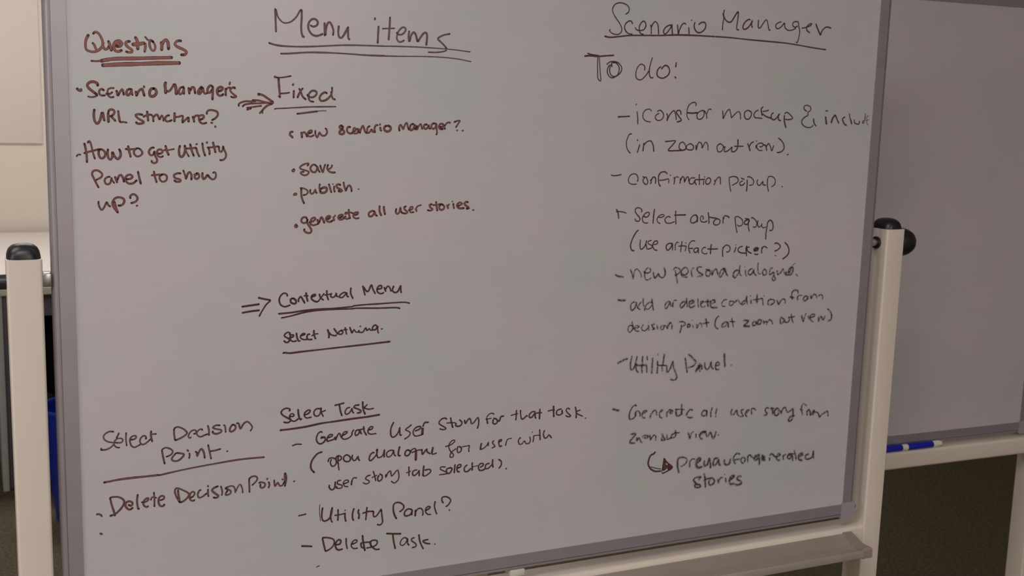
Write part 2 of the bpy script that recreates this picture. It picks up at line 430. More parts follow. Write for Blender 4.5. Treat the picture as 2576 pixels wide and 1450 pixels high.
# each entry: (name, label, ink style, strokes as (width, x, z, x, z, ...))
WRITING = [
('handwritten_heading', 'brown handwriting reading Questions, double underlined', 'Q', [(33,229,16111,204,16057,197,15991,208,15950,252,15932,301,15934,351,15964,383,16020,370,16086,336,16140,302,16151,286,16134),(27,276,16026,293,16005,307,15965,320,15948),(30,385,16033,382,15999,406,15964,436,15976,447,15998),(30,445,16052,457,16018,472,15958),(34,535,16002,567,16008,588,16040,559,16066,518,16047,499,16004,511,15959,545,15945,581,15960),(34,526,16021,558,16059,579,16038),(30,672,16065,644,16060,628,16036,653,16001,695,15972,697,15949,661,15942,635,15948),(33,740,16110,756,16078,762,16032,761,15988),(42,715,16033,760,16037,826,16053),(33,843,16044,846,16015,837,15960),(22,847,16122,873,16091),(29,929,16077,899,16091,893,16033,912,15982,938,15972,956,16010,944,16056,927,16074),(33,1024,16066,1029,16039,1026,15989),(33,1031,16041,1048,16082,1080,16102,1100,16063,1103,16003),(33,1241,16098,1204,16095,1175,16059,1203,16029,1271,16000,1307,15973,1286,15943,1249,15939),(21,257,15829,323,15829,385,15843),(39,363,15834,423,15849,533,15866,736,15877,941,15891,1133,15903),(45,379,15786,431,15790,582,15804,786,15817,992,15833,1219,15844)]),
('handwritten_line', "brown handwriting reading Scenario Manager's", 'A', [(30,97,15513,113,15497,130,15494),(28,136,15508,137,15496),(30,315,15559,311,15581,274,15598,229,15589,204,15557,222,15521,271,15481,300,15459),(20,308,15445,279,15430,239,15425,210,15431),(28,377,15508,356,15520,331,15499,332,15462,355,15447,388,15449),(21,486,15533,457,15534,426,15517,418,15481,427,15475),(21,469,15485,445,15466,435,15465),(19,406,15469,430,15444,454,15427,482,15434),(28,519,15501,528,15453),(26,535,15456,557,15495,580,15524,590,15496,595,15464),(28,664,15528,638,15518,625,15481,634,15455,663,15472,684,15515,679,15525),(26,679,15515,691,15462),(29,729,15497,734,15456),(26,741,15462,760,15506,797,15534,807,15513,821,15460),(26,820,15562,821,15554),(30,930,15539,905,15540,884,15510,883,15468,903,15450,940,15464,959,15502,946,15536,928,15542),(32,1063,15612,1055,15589,1060,15542,1061,15499),(26,1080,15516,1098,15516,1125,15544,1155,15597),(33,1168,15593,1178,15551,1182,15492),(27,1263,15569,1228,15558,1211,15514,1221,15483,1248,15499,1269,15549),(27,1268,15559,1269,15495),(27,1324,15558,1331,15499),(26,1341,15532,1363,15570,1387,15565,1397,15503),(28,1470,15576,1445,15548,1431,15510,1444,15494,1472,15527,1483,15566),(26,1488,15566,1496,15528,1509,15499,1537,15510),(27,1593,15589,1575,15598,1547,15567,1541,15524,1568,15514,1597,15555),(27,1602,15585,1603,15537,1597,15439),(27,1670,15532,1704,15545,1720,15573,1693,15585,1658,15560,1652,15517,1670,15485,1698,15483,1721,15497),(27,1753,15563,1752,15525,1754,15490),(23,1762,15559,1780,15577,1804,15580),(24,1805,15639,1800,15620),(27,1861,15577,1840,15582,1807,15559,1818,15527,1861,15490,1880,15477,1850,15465,1817,15472)]),
('handwritten_line', 'brown handwriting reading URL structure?', 'A', [(28,272,15283,264,15227,272,15159,296,15128,327,15160,351,15249),(26,363,15250,368,15208,376,15168),(27,420,15245,420,15193,421,15154),(27,424,15265,435,15285,466,15291,490,15268,474,15231,443,15214),(25,456,15208,478,15184,494,15165),(26,530,15272,537,15206,544,15158),(20,553,15149,584,15152,619,15146),(26,793,15239,755,15245,721,15234,743,15200,799,15166,809,15148,778,15137,742,15136,726,15149),(26,849,15274,855,15223,858,15175),(24,811,15218,842,15234,885,15243),(24,899,15237,914,15214,917,15167),(22,923,15219,956,15247,971,15226,983,15192),(22,990,15191,1013,15237,1026,15216,1030,15174),(24,1093,15237,1071,15233,1049,15200,1059,15171,1091,15169,1122,15182),(28,1158,15261,1157,15219,1155,15173),(22,1153,15224,1197,15222,1250,15237,1247,15188,1246,15159),(22,1253,15160,1274,15183,1311,15218),(27,1317,15214,1317,15173),(27,1366,15224,1376,15196,1380,15172),(24,1379,15215,1398,15240,1430,15243,1437,15230),(27,1455,15196,1483,15209,1497,15236,1473,15249,1441,15235,1437,15192,1456,15160,1488,15149,1521,15160),(24,1530,15267,1530,15286,1555,15308,1609,15307,1652,15289,1657,15251,1624,15212,1591,15194),(24,1581,15161,1589,15160),(26,1625,15118,1627,15115)]),
('drawn_arrow', 'brown marker arrow pointing at Fixed', 'A', [(21,1906,15368,1910,15393,1976,15422,2060,15424,2107,15430),(21,1954,15362,1976,15384,2059,15399,2171,15405,2315,15414),(25,2075,15438,2143,15437,2227,15418,2302,15410),(19,2058,15427,2059,15410),(21,2006,15347,2059,15356,2174,15374),(21,2006,15324,2051,15339),(28,2143,15516,2200,15500,2267,15457,2314,15426),(17,2139,15503,2154,15502),(31,2309,15418,2314,15413),(25,2302,15400,2249,15379,2199,15334,2182,15309),(22,2173,15305,2159,15287),(20,2190,15304,2190,15289)]),
('handwritten_line', 'brown handwriting reading How to get Utility', 'A', [(19,68,14759,87,14776,107,14774),(25,155,14898,166,14840,174,14766,176,14692),(24,194,14914,208,14929,225,14893,242,14804,262,14731),(22,150,14792,212,14811,305,14836),(25,311,14829,304,14788,316,14746,340,14733,371,14757,375,14805,348,14831,323,14838),(26,406,14834,402,14789,411,14736,431,14720,452,14747,453,14800),(25,460,14801,478,14758,512,14726,541,14758,545,14801,532,14836),(26,630,14873,640,14817,654,14756),(24,604,14843,643,14839,710,14845,724,14850),(25,727,14852,699,14834,693,14791,723,14759,759,14765,786,14797,771,14834,744,14852),(24,915,14861,886,14857,859,14814,874,14776,905,14776,918,14810),(25,923,14815,931,14766,951,14717,935,14685,898,14685,889,14706),(23,962,14793,994,14793,1016,14820,990,14842,958,14831,952,14793,967,14758,999,14753,1015,14762),(27,1049,14880,1063,14826,1080,14782),(19,1032,14834,1074,14834,1143,14847),(26,1212,14882,1201,14838,1205,14778,1228,14754,1255,14779,1272,14833,1269,14885),(23,1270,14884,1283,14822,1312,14763),(22,1287,14855,1337,14856,1393,14865),(27,1332,14902,1347,14834,1369,14773),(21,1401,14905,1408,14908),(27,1401,14856,1414,14807,1433,14765),(26,1473,14915,1482,14840,1502,14774),(28,1526,14929,1526,14925),(22,1534,14869,1591,14872,1658,14884),(26,1545,14856,1555,14825,1554,14791),(27,1597,14927,1612,14869,1623,14817),(24,1667,14876,1666,14842,1688,14815,1710,14848,1715,14882),(24,1716,14880,1727,14843,1748,14799,1742,14749,1709,14721,1680,14721)]),
('handwritten_line', 'brown handwriting reading Panel to show', 'A', [(23,292,14402,272,14444,244,14508,227,14550,236,14582,266,14598,306,14587,338,14550,325,14518,289,14497,274,14488),(23,417,14522,390,14518,362,14486,373,14444,398,14436,424,14454,438,14504),(22,438,14507,445,14481,465,14453),(25,478,14517,497,14461),(24,504,14490,518,14529,541,14545,563,14513,573,14468),(23,605,14495,645,14499,671,14523,646,14547,610,14537,589,14502,598,14470,628,14443,675,14448,713,14479),(25,733,14578,746,14507,760,14444),(22,912,14582,921,14523,938,14461),(23,889,14540,932,14544,996,14549),(24,998,14544,973,14523,983,14479,1014,14463,1052,14485,1055,14534,1021,14553,1003,14547),(24,1213,14561,1180,14563,1137,14539,1153,14506,1206,14490,1211,14468,1168,14462,1144,14477),(24,1248,14593,1265,14544,1275,14496),(24,1281,14509,1300,14561,1322,14577,1340,14544,1339,14491),(22,1373,14548,1404,14551),(26,1404,14555,1380,14539,1380,14506,1404,14495,1431,14522,1418,14561,1399,14561),(25,1469,14564,1467,14528,1480,14492,1504,14511,1523,14539),(24,1534,14541,1553,14511,1591,14489,1621,14511,1627,14555,1611,14577,1594,14568)]),
('handwritten_line', 'brown handwriting reading up?', 'A', [(21,288,14235,291,14195,315,14141,340,14157,367,14210,375,14227),(22,381,14226,392,14199,413,14181),(24,496,14109,462,14156,441,14204,449,14247,481,14279,527,14284,568,14262,569,14224,540,14192,509,14189),(31,462,14229,473,14172,493,14118),(21,453,14212,461,14175),(23,641,14275,638,14294,662,14318,693,14315,720,14277,706,14239,670,14221,650,14217),(20,708,14183,715,14187)]),
('handwritten_heading', 'brown handwriting reading Menu items, double underlined', 'M', [(26,2350,16521,2354,16421,2359,16263),(22,2359,16515,2382,16438,2432,16379,2483,16368,2545,16388,2607,16446,2647,16513,2664,16533),(26,2673,16526,2673,16438,2667,16339,2673,16257,2687,16220,2699,16215),(24,2784,16355,2813,16342,2854,16355,2874,16389,2859,16421,2819,16435,2773,16405,2753,16349,2767,16290,2807,16245,2859,16234,2912,16250,2928,16259),(26,2957,16389,2959,16316,2959,16246),(25,2970,16255,2975,16323,2993,16384,3019,16408,3051,16365,3069,16305,3064,16256),(26,3137,16362,3130,16297,3139,16242,3163,16224,3198,16256,3249,16350),(25,3256,16358,3254,16292,3260,16226,3271,16214),(26,3601,16484,3600,16473),(26,3647,16384,3643,16295,3638,16189),(23,2277,16122,2341,16105,2425,16095,2590,16094,2779,16103,2982,16120,3187,16138,3395,16146,3635,16150,3730,16151),(22,2420,16003,2521,16009,2693,16027,2837,16036,3040,16039,3276,16036,3486,16030,3731,16032),(25,3797,16505,3793,16396,3782,16237),(18,3703,16364,3799,16372,3856,16376),(25,3891,16324,3898,16310,3941,16301,3984,16326,4008,16367,3989,16395,3952,16387,3910,16339,3892,16287,3893,16242,3924,16212,3961,16219,3983,16233),(27,4052,16347,4046,16283,4052,16229),(26,4062,16231,4083,16308,4117,16341,4145,16305,4163,16236),(26,4175,16232,4214,16292,4251,16336,4283,16341,4296,16296,4286,16196),(23,4603,16344,4536,16331,4473,16304,4442,16277,4480,16241,4532,16197,4562,16162),(19,4561,16135,4521,16121,4426,16105,4320,16103),(16,3747,16152,3925,16157,4173,16160,4425,16157,4681,16148,4892,16131),(17,3749,16030,3988,16037,4237,16046,4491,16047,4715,16035,4907,16008)]),
('handwritten_heading', 'brown handwriting reading Fixed, underlined', 'B', [(28,2343,15724,2351,15722),(19,2364,15717,2427,15719,2501,15733,2539,15741),(29,2388,15701,2393,15624,2401,15525,2404,15484),(17,2385,15494,2398,15489),(20,2421,15529,2472,15533,2518,15541),(25,2567,15643,2565,15636),(26,2575,15561,2572,15485),(24,2643,15590,2661,15555,2684,15500,2720,15468),(24,2684,15596,2661,15566,2638,15526,2622,15490),(25,2743,15519,2759,15502,2800,15492,2841,15510,2861,15550,2835,15574,2794,15567,2762,15530,2759,15479,2783,15446,2819,15441),(25,2986,15549,2963,15558,2922,15534,2896,15489,2911,15455,2952,15456,2999,15480,3040,15526,3054,15578,3054,15618),(25,3044,15562,3049,15521,3069,15482,3090,15475),(17,2339,15338,2358,15346,2455,15352,2626,15365,2800,15377,3101,15387),(22,2618,15289,2684,15298,2771,15311,2867,15324),(9,2880,15328,2923,15333,2978,15333)]),
('handwritten_line', 'brown handwriting reading new scenario manager?', 'A', [(27,2556,15069,2534,15065,2525,15031,2554,15009,2556,15003),(26,2668,15059,2674,15004),(24,2678,15009,2678,15050,2707,15068,2730,15034,2738,15014),(24,2757,15054,2794,15063,2800,15089,2771,15085,2748,15057,2754,15023,2789,15015,2821,15031),(23,2844,15083,2844,15047,2865,15002,2882,15036,2897,15070,2917,15037,2959,15026,2991,15060,2988,15100,2973,15116),(28,3179,15155,3154,15149,3154,15126,3196,15104,3214,15069,3184,15049,3154,15057,3154,15080,3190,15121,3192,15141),(27,3287,15139,3261,15139,3247,15104,3262,15070,3298,15059,3319,15072),(25,3331,15088,3352,15089,3364,15118,3339,15129,3328,15100,3328,15065,3364,15060,3394,15072,3390,15088),(27,3385,15115,3406,15107,3418,15071),(24,3414,15080,3435,15129,3456,15161,3468,15130,3484,15084,3509,15069),(25,3542,15154,3517,15136,3511,15090,3532,15067,3559,15102,3566,15114),(30,3575,15104,3587,15084),(27,3614,15082,3608,15132,3629,15170,3646,15168),(21,3680,15183,3678,15173),(27,3685,15136,3685,15116,3694,15104),(28,3765,15163,3740,15146,3737,15111,3778,15091,3821,15112,3820,15147,3792,15164),(27,3940,15107,3935,15143,3953,15181,3976,15150,3992,15121,4007,15168,4037,15206,4054,15151,4066,15120),(27,4125,15193,4094,15181,4082,15140,4095,15111,4127,15129,4148,15182,4154,15128),(26,4177,15166,4180,15118,4196,15159,4227,15195,4243,15154,4248,15134),(27,4311,15189,4278,15184,4272,15149,4298,15131,4329,15156,4338,15185,4342,15150,4355,15138),(27,4420,15205,4386,15198,4373,15162,4400,15133,4431,15157,4443,15205,4447,15146,4455,15081,4446,15064),(26,4493,15160,4527,15165,4540,15195,4501,15200,4479,15164,4496,15135,4531,15135),(27,4549,15178,4561,15140),(24,4566,15184,4591,15214,4623,15223,4632,15215),(24,4694,15228,4727,15240,4772,15247,4741,15198,4717,15161),(21,4733,15119,4739,15121),(24,4810,15118,4816,15119)]),
('handwritten_line', 'brown handwriting reading save', 'A', [(16,2572,14616,2551,14597,2557,14583,2577,14586,2583,14611,2575,14613),(22,2745,14656,2760,14677,2749,14686,2702,14674,2653,14643,2656,14620,2702,14603,2755,14586,2763,14569,2737,14543,2696,14540,2658,14563,2673,14580,2696,14580),(23,2859,14649,2831,14672,2790,14649,2784,14609,2813,14577,2849,14580,2866,14620,2872,14643,2884,14603,2899,14579),(22,2907,14658,2919,14615,2940,14574,2952,14620,2969,14670),(23,3005,14666,2996,14643,2996,14615,3032,14621,3056,14649,3056,14661),(26,3002,14612,3020,14586,3056,14572,3093,14573)]),
('handwritten_line', 'brown handwriting reading publish.', 'A', [(35,2587,14306,2598,14306),(29,2577,14298,2582,14306),(24,2659,14379,2702,14374,2743,14351,2749,14322,2725,14299,2694,14293),(23,2667,14371,2667,14300,2681,14236,2701,14193),(23,2782,14356,2778,14333,2796,14307,2825,14322,2843,14362,2849,14333,2861,14319),(23,2901,14424,2896,14390,2903,14347),(27,2914,14367,2943,14384,2985,14384,2991,14349,2961,14321,2914,14321,2910,14337),(25,3018,14424,3033,14378,3048,14329),(18,3068,14429,3070,14428),(24,3086,14397,3084,14360,3093,14334),(27,3163,14416,3140,14427,3113,14407,3134,14377,3170,14360,3189,14342,3165,14334,3144,14340),(25,3208,14446,3218,14394,3236,14345),(25,3243,14351,3255,14388,3285,14412,3309,14376,3312,14337),(20,3404,14362,3406,14363)]),
('handwritten_line', 'brown handwriting reading generate all user stories.', 'A', [(27,2602,13926,2588,13916,2591,13896,2614,13898,2614,13911),(26,2736,14001,2720,14018,2678,14007,2667,13967,2696,13943,2737,13960,2746,13994,2743,13942,2778,13889,2796,13848,2779,13820,2737,13823,2702,13850,2706,13866),(23,2770,13951,2814,13964,2843,13987,2843,14007,2808,14005,2784,13971,2784,13930,2820,13915,2861,13923,2878,13935),(26,2872,13982,2883,13935),(26,2895,13949,2921,14015,2944,13985,2959,13945),(27,3007,13990,3034,14007,3034,14027,2998,14022,2983,13990,2998,13961,3040,13954,3064,13969),(24,3076,14009,3088,13974),(21,3081,14007,3101,14034),(26,3163,14004,3196,14022,3196,14040,3154,14034,3139,14005,3160,13979,3202,13987,3220,14008),(24,3253,14055,3230,14052),(24,3235,14018,3227,13998,3257,13986,3274,13994),(25,3278,14102,3278,14056,3294,13995),(24,3236,14064,3287,14070,3326,14060),(25,3363,14035,3397,14048,3397,14069,3354,14061,3336,14026,3354,13996,3391,13989,3406,13995),(27,3614,14077,3587,14084,3544,14058,3544,14022,3575,14013,3606,14039,3624,14069,3631,14033,3650,14022),(27,3685,14140,3686,14080,3705,14030),(28,3742,14133,3748,14079,3758,14042),(26,3910,14102,3904,14065,3923,14040,3954,14064,3966,14124,3973,14076,3992,14053),(26,4039,14135,4016,14123,4029,14093,4065,14062,4043,14045,4009,14047),(25,4084,14088,4125,14097,4137,14127,4105,14128,4093,14092,4106,14059,4147,14060),(27,4179,14099,4188,14074),(21,4188,14121,4207,14139,4247,14149),(28,4396,14159,4367,14149,4381,14118,4414,14094,4382,14076,4344,14083),(26,4459,14186,4468,14129,4477,14079),(24,4422,14149,4471,14150,4513,14162),(26,4529,14157,4504,14129,4518,14086,4563,14092,4576,14128,4543,14158),(27,4615,14142,4628,14107),(23,4627,14140,4641,14154),(20,4686,14195,4688,14191),(27,4701,14159,4712,14106),(27,4766,14130,4812,14150,4831,14162,4798,14180,4759,14156,4756,14126,4793,14101,4849,14103),(29,4907,14181,4884,14186,4858,14161,4892,14130,4929,14105,4897,14097),(19,4981,14075,4995,14077)]),
('drawn_arrow', 'brown marker arrow pointing at Contextual Menu', 'C', [(24,1928,12925,2001,12932,2129,12945),(24,1930,12848,2029,12861,2131,12869),(24,2131,13026,2202,13007,2271,12991),(21,2271,12978,2225,12939,2178,12871,2136,12796)]),
('handwritten_heading', 'brown handwriting reading Contextual Menu, double underlined', 'C', [(21,2488,13034,2484,13055,2449,13071,2405,13041,2385,12984,2405,12924,2452,12898,2493,12905,2520,12915),(25,2554,13000,2531,12988,2531,12953,2557,12934,2593,12932,2599,12968,2570,12997),(22,2632,12957,2628,12978,2658,13018,2682,12981,2707,12937),(24,2727,13059,2735,13003,2747,12958),(19,2704,13025,2751,13023),(23,2803,13008,2842,13018,2848,13036,2818,13034,2795,13012,2801,12976,2842,12947,2870,12941),(20,2884,12946,2908,12977,2957,13039),(23,2899,13034,2914,12988,2949,12962),(23,2995,13074,2996,13020,3014,12962),(18,2970,13023,3017,13028,3058,13037),(20,3049,13025,3047,13000,3077,12987,3108,13009,3120,13045,3123,13003,3138,12996),(21,3253,13035,3223,13046,3181,13024,3157,12989,3199,12981,3242,13021,3260,13038,3260,12996,3278,12987),(21,3312,13097,3309,13030,3337,12964),(23,2381,12812,2522,12818,2699,12835,2879,12844,3060,12844,3338,12856),(21,2416,12758,2522,12774,2640,12800,2759,12820,2939,12832,3121,12832,3339,12827),(23,3471,13114,3485,13056,3499,13001),(22,3487,13097,3513,13055,3545,13047,3584,13127,3607,13069,3637,13014),(23,3672,13068,3720,13076,3725,13106,3694,13113,3663,13078,3670,13030,3714,13006,3749,13017),(24,3761,13084,3779,13039),(22,3782,13069,3807,13103,3833,13083,3852,13036),(24,3887,13096,3872,13045,3904,13013,3948,13029,3985,13101,3986,13052,3992,13012),(21,3350,12865,3509,12873,3696,12875,3886,12879,4046,12878,4109,12861),(20,3350,12830,3416,12831,3697,12818,3906,12814,3975,12801)]),
('handwritten_heading', 'brown handwriting reading Select Nothing., underlined', 'C', [(22,2515,12542,2523,12556,2494,12570,2453,12543,2453,12519,2494,12493,2517,12467,2488,12439,2458,12447,2446,12460),(21,2537,12500,2565,12512,2565,12530,2535,12532,2520,12503,2535,12460,2571,12446,2598,12453),(23,2604,12548,2609,12503,2630,12448,2647,12451),(21,2668,12515,2707,12527,2713,12539,2684,12540,2654,12512,2660,12482,2701,12462,2741,12464),(22,2771,12528,2749,12525,2737,12489,2755,12461,2801,12459),(24,2828,12570,2830,12520,2848,12467),(18,2804,12507,2839,12525,2880,12528),(25,3008,12569,3024,12520,3024,12470),(22,3020,12544,3051,12506,3106,12488,3123,12497),(23,3093,12578,3112,12551,3137,12514),(22,3196,12554,3155,12536,3155,12506,3192,12504,3210,12527,3191,12552),(22,3239,12583,3247,12543,3257,12502),(18,3217,12558,3264,12559),(22,3302,12583,3315,12545,3327,12516),(20,3334,12514,3358,12555,3377,12523,3413,12518),(21,3422,12537,3427,12517,3476,12514,3513,12570,3524,12535),(20,3533,12531,3564,12555,3576,12533,3606,12533),(21,3663,12584,3639,12599,3607,12571,3608,12540,3646,12535,3672,12572),(22,3677,12576,3677,12524,3685,12489),(18,3437,12592,3443,12592),(20,3730,12540,3738,12541),(24,2435,12306,2458,12310,2523,12300,2666,12308,2906,12319,3150,12331,3397,12342,3584,12351,3841,12365)]),
('handwritten_heading', 'brown handwriting reading Select Decision Point., underlined', 'B', [(21,381,11484,342,11491,295,11472,268,11435,282,11394,323,11364,375,11350,383,11332,348,11295,295,11272,240,11273),(19,241,11292,234,11282),(19,443,11459,430,11430,417,11407),(21,405,11347,465,11341,487,11367,472,11392,424,11394,392,11365,385,11326,411,11289,445,11281),(20,526,11453,522,11387,529,11299),(21,578,11365,625,11370,642,11398,626,11411,589,11403,566,11359,581,11294,618,11267,666,11285,681,11292),(21,752,11360,754,11386,728,11401,690,11370,683,11324,709,11292,753,11305,801,11347),(22,815,11447,811,11392,824,11321),(20,811,11404,836,11410,871,11409),(23,1085,11449,1084,11388,1094,11308),(22,1093,11461,1132,11471,1192,11442,1235,11397,1229,11368,1174,11333,1104,11306),(22,1321,11367,1345,11368,1346,11404,1313,11413,1273,11387,1253,11342,1267,11317,1282,11324),(21,1421,11405,1419,11417,1385,11412,1357,11379,1362,11343,1401,11319,1446,11335,1483,11346),(22,1491,11449,1503,11394,1502,11332),(23,1633,11444,1588,11448,1548,11422,1582,11404,1650,11383,1650,11356,1593,11338,1553,11354,1549,11373),(22,1687,11441,1701,11423,1706,11353),(22,1788,11436,1764,11399,1758,11357,1786,11349,1827,11381,1827,11422,1801,11436),(21,1847,11449,1868,11445,1890,11374,1925,11431,1972,11459,2012,11429,2038,11378,2015,11337),(21,936,11196,949,11110,965,11025),(20,942,11208,978,11224,1033,11206,1065,11168,1042,11129,989,11109),(22,1098,11139,1058,11092,1052,11063,1085,11042,1135,11048,1185,11090,1197,11118,1153,11135,1112,11144),(22,1239,11166,1248,11155),(21,1262,11121,1266,11099,1259,11064),(22,1339,11135,1353,11119,1355,11075,1381,11134,1410,11164,1437,11116,1446,11047),(24,1491,11202,1505,11127,1524,11027),(21,1513,11122,1567,11126,1636,11138),(21,1722,11099,1728,11103),(23,905,10885,1060,10906,1227,10926,1395,10942,1565,10956,1794,10973,1968,10978,2181,10974),(28,264,10868,326,10873,433,10884,593,10888,755,10887,885,10888)]),
('handwritten_line', 'brown handwriting reading Delete Decision Point.', 'B', [(25,171,10479,190,10481,215,10463,222,10450),(26,202,10233,216,10225),(23,323,10662,340,10575,364,10484,372,10440),(23,329,10669,348,10673,411,10668,459,10642,484,10604,473,10558,434,10505,380,10459,322,10441),(25,535,10552,563,10535,580,10568,549,10596,511,10589,494,10556,514,10512,546,10490,576,10507),(24,641,10665,632,10585,641,10496,650,10488),(21,689,10566,721,10562,759,10581,765,10610,732,10602,704,10564,714,10516,746,10497,758,10506),(22,832,10669,836,10595,834,10497),(20,795,10584,809,10616,858,10602),(23,909,10565,945,10575,951,10604,924,10619,890,10594,884,10536,905,10491,938,10487,950,10502),(25,1119,10663,1122,10607,1136,10513),(22,1133,10511,1100,10580,1081,10647,1091,10688,1118,10691,1190,10652,1245,10610,1239,10568,1188,10521,1146,10506),(23,1274,10552,1306,10572,1318,10607,1296,10627,1268,10607,1256,10560,1266,10523,1294,10508,1312,10514),(23,1390,10635,1372,10628,1354,10577,1371,10539,1410,10546,1460,10581),(22,1480,10680,1483,10670),(22,1482,10630,1479,10585,1485,10545),(25,1601,10659,1553,10642,1530,10615,1570,10568,1609,10533,1586,10512,1550,10519),(22,1641,10651,1656,10588,1650,10540),(24,1699,10616,1742,10595,1765,10568,1747,10540,1701,10531,1701,10558,1719,10584),(21,1699,10625,1754,10643,1800,10631,1817,10580,1817,10550,1852,10625,1879,10652,1904,10600,1911,10541),(23,1993,10705,1995,10620,1997,10537),(23,1998,10716,2034,10737,2081,10732,2098,10699,2074,10659,2034,10625),(23,2121,10642,2145,10648,2192,10627,2192,10590,2156,10570,2133,10591,2137,10618),(23,2224,10686,2223,10680),(23,2242,10637,2251,10601,2241,10566),(22,2312,10653,2322,10574,2358,10619,2382,10573,2418,10575,2444,10620),(24,2451,10731,2445,10677,2454,10651,2445,10613),(23,2456,10729,2469,10662,2450,10562),(22,2417,10654,2428,10650),(20,2566,10607,2575,10613)]),
('handwritten_heading', 'brown handwriting reading Select Task, underlined', 'C', [(22,2511,11550,2518,11571,2476,11587,2428,11573,2405,11533,2434,11494,2488,11458,2529,11424,2493,11397,2442,11407),(20,2520,11475,2565,11475,2565,11500,2535,11509,2512,11480,2529,11430,2565,11408,2601,11417,2619,11434),(23,2623,11555,2631,11475,2649,11425,2666,11428),(21,2711,11478,2758,11494,2782,11529,2752,11538,2710,11505,2704,11469,2734,11435,2792,11441),(22,2907,11542,2867,11546,2831,11512,2837,11463,2874,11447,2910,11474,2925,11556,2928,11491,2952,11438),(18,2911,11492,2947,11502,2980,11514),(23,3109,11570,3162,11578,3224,11589),(24,3167,11566,3181,11487,3200,11426),(22,3303,11523,3268,11516,3243,11469,3256,11437,3293,11446,3327,11486,3337,11510,3343,11466,3357,11447),(23,3428,11547,3380,11544,3361,11520,3406,11498,3456,11468,3450,11444,3412,11440),(25,3481,11581,3487,11490,3513,11419),(20,3541,11539,3506,11510),(20,3504,11499,3563,11477,3628,11483),(25,2396,11307,2523,11309,2734,11322,2916,11345,3101,11355,3350,11369,3539,11376,3707,11389)]),
('handwritten_line', 'brown handwriting reading Generate user story for that task.', 'C', [(19,2551,11086,2595,11100,2662,11094),(22,2934,11228,2917,11237,2880,11206,2862,11152,2874,11102,2911,11073,2954,11087,2985,11128,2960,11155,2926,11149),(19,2930,11164,2977,11159),(21,3017,11146,3065,11157,3077,11180,3040,11184,3009,11150,3004,11103),(21,3011,11097,3040,11103,3096,11116,3104,11133),(21,3115,11143,3117,11110),(21,3121,11110,3145,11167,3170,11190,3189,11144,3198,11130),(21,3215,11158,3257,11175,3276,11198,3238,11202,3207,11161,3208,11118,3245,11101,3295,11115,3332,11143),(20,3339,11156,3339,11186,3359,11214),(21,3431,11212,3395,11205,3380,11163,3396,11136,3433,11164,3445,11213,3458,11168,3467,11154),(23,3497,11246,3503,11188,3534,11133),(19,3459,11213,3507,11218),(22,3568,11197,3610,11203,3623,11233,3591,11236,3560,11202,3560,11158,3598,11135,3666,11137),(22,3909,11263,3875,11189,3873,11100,3899,11063,3944,11080,3983,11134,3998,11190,3999,11126,4003,11081,4021,11081),(22,4158,11207,4119,11178,4077,11150,4113,11128,4147,11099,4128,11056,4070,11022),(22,4221,11120,4265,11132,4298,11155,4284,11175,4231,11167,4192,11126,4193,11075,4227,11046,4304,11055),(36,4323,11138,4320,11070),(22,4328,11173,4350,11220,4400,11221),(22,4664,11242,4650,11256,4596,11249,4557,11201,4584,11166,4646,11127,4660,11107,4619,11097,4574,11113),(23,4726,11250,4739,11190,4759,11118),(16,4671,11184,4733,11184,4788,11179),(23,4806,11168,4802,11138,4836,11122,4883,11137,4893,11175,4860,11211),(23,4932,11196,4945,11151,4971,11187,5005,11220,5026,11182,5034,11142,5069,11152,5129,11219,5145,11145,5128,11070),(18,5370,11246,5347,11261,5299,11253,5266,11215),(22,5260,11195,5279,11124),(16,5251,11183,5329,11189),(22,5363,11166,5358,11122,5394,11102,5425,11129,5413,11170,5372,11184),(21,5426,11156,5444,11139),(23,5459,11141,5476,11197,5516,11204),(18,5635,11204,5702,11216,5731,11219),(23,5714,11265,5713,11202,5709,11135),(24,5776,11260,5782,11195,5798,11140,5827,11138,5876,11180,5881,11170),(22,6003,11222,5961,11226,5918,11189,5920,11149,5956,11146,6005,11202,6007,11148,6020,11130),(24,6079,11249,6078,11182,6077,11117),(18,6019,11201,6107,11199),(20,6213,11215,6260,11222,6311,11221),(27,6295,11273,6297,11202,6303,11128),(21,6414,11226,6356,11210,6343,11164,6381,11140,6432,11156,6430,11210,6439,11157),(21,6553,11210,6526,11229,6497,11204,6521,11161,6576,11109,6539,11099,6500,11119),(22,6647,11230,6664,11149,6664,11075),(20,6722,11181,6663,11162,6679,11133,6765,11088),(22,6816,11055,6822,11053)]),
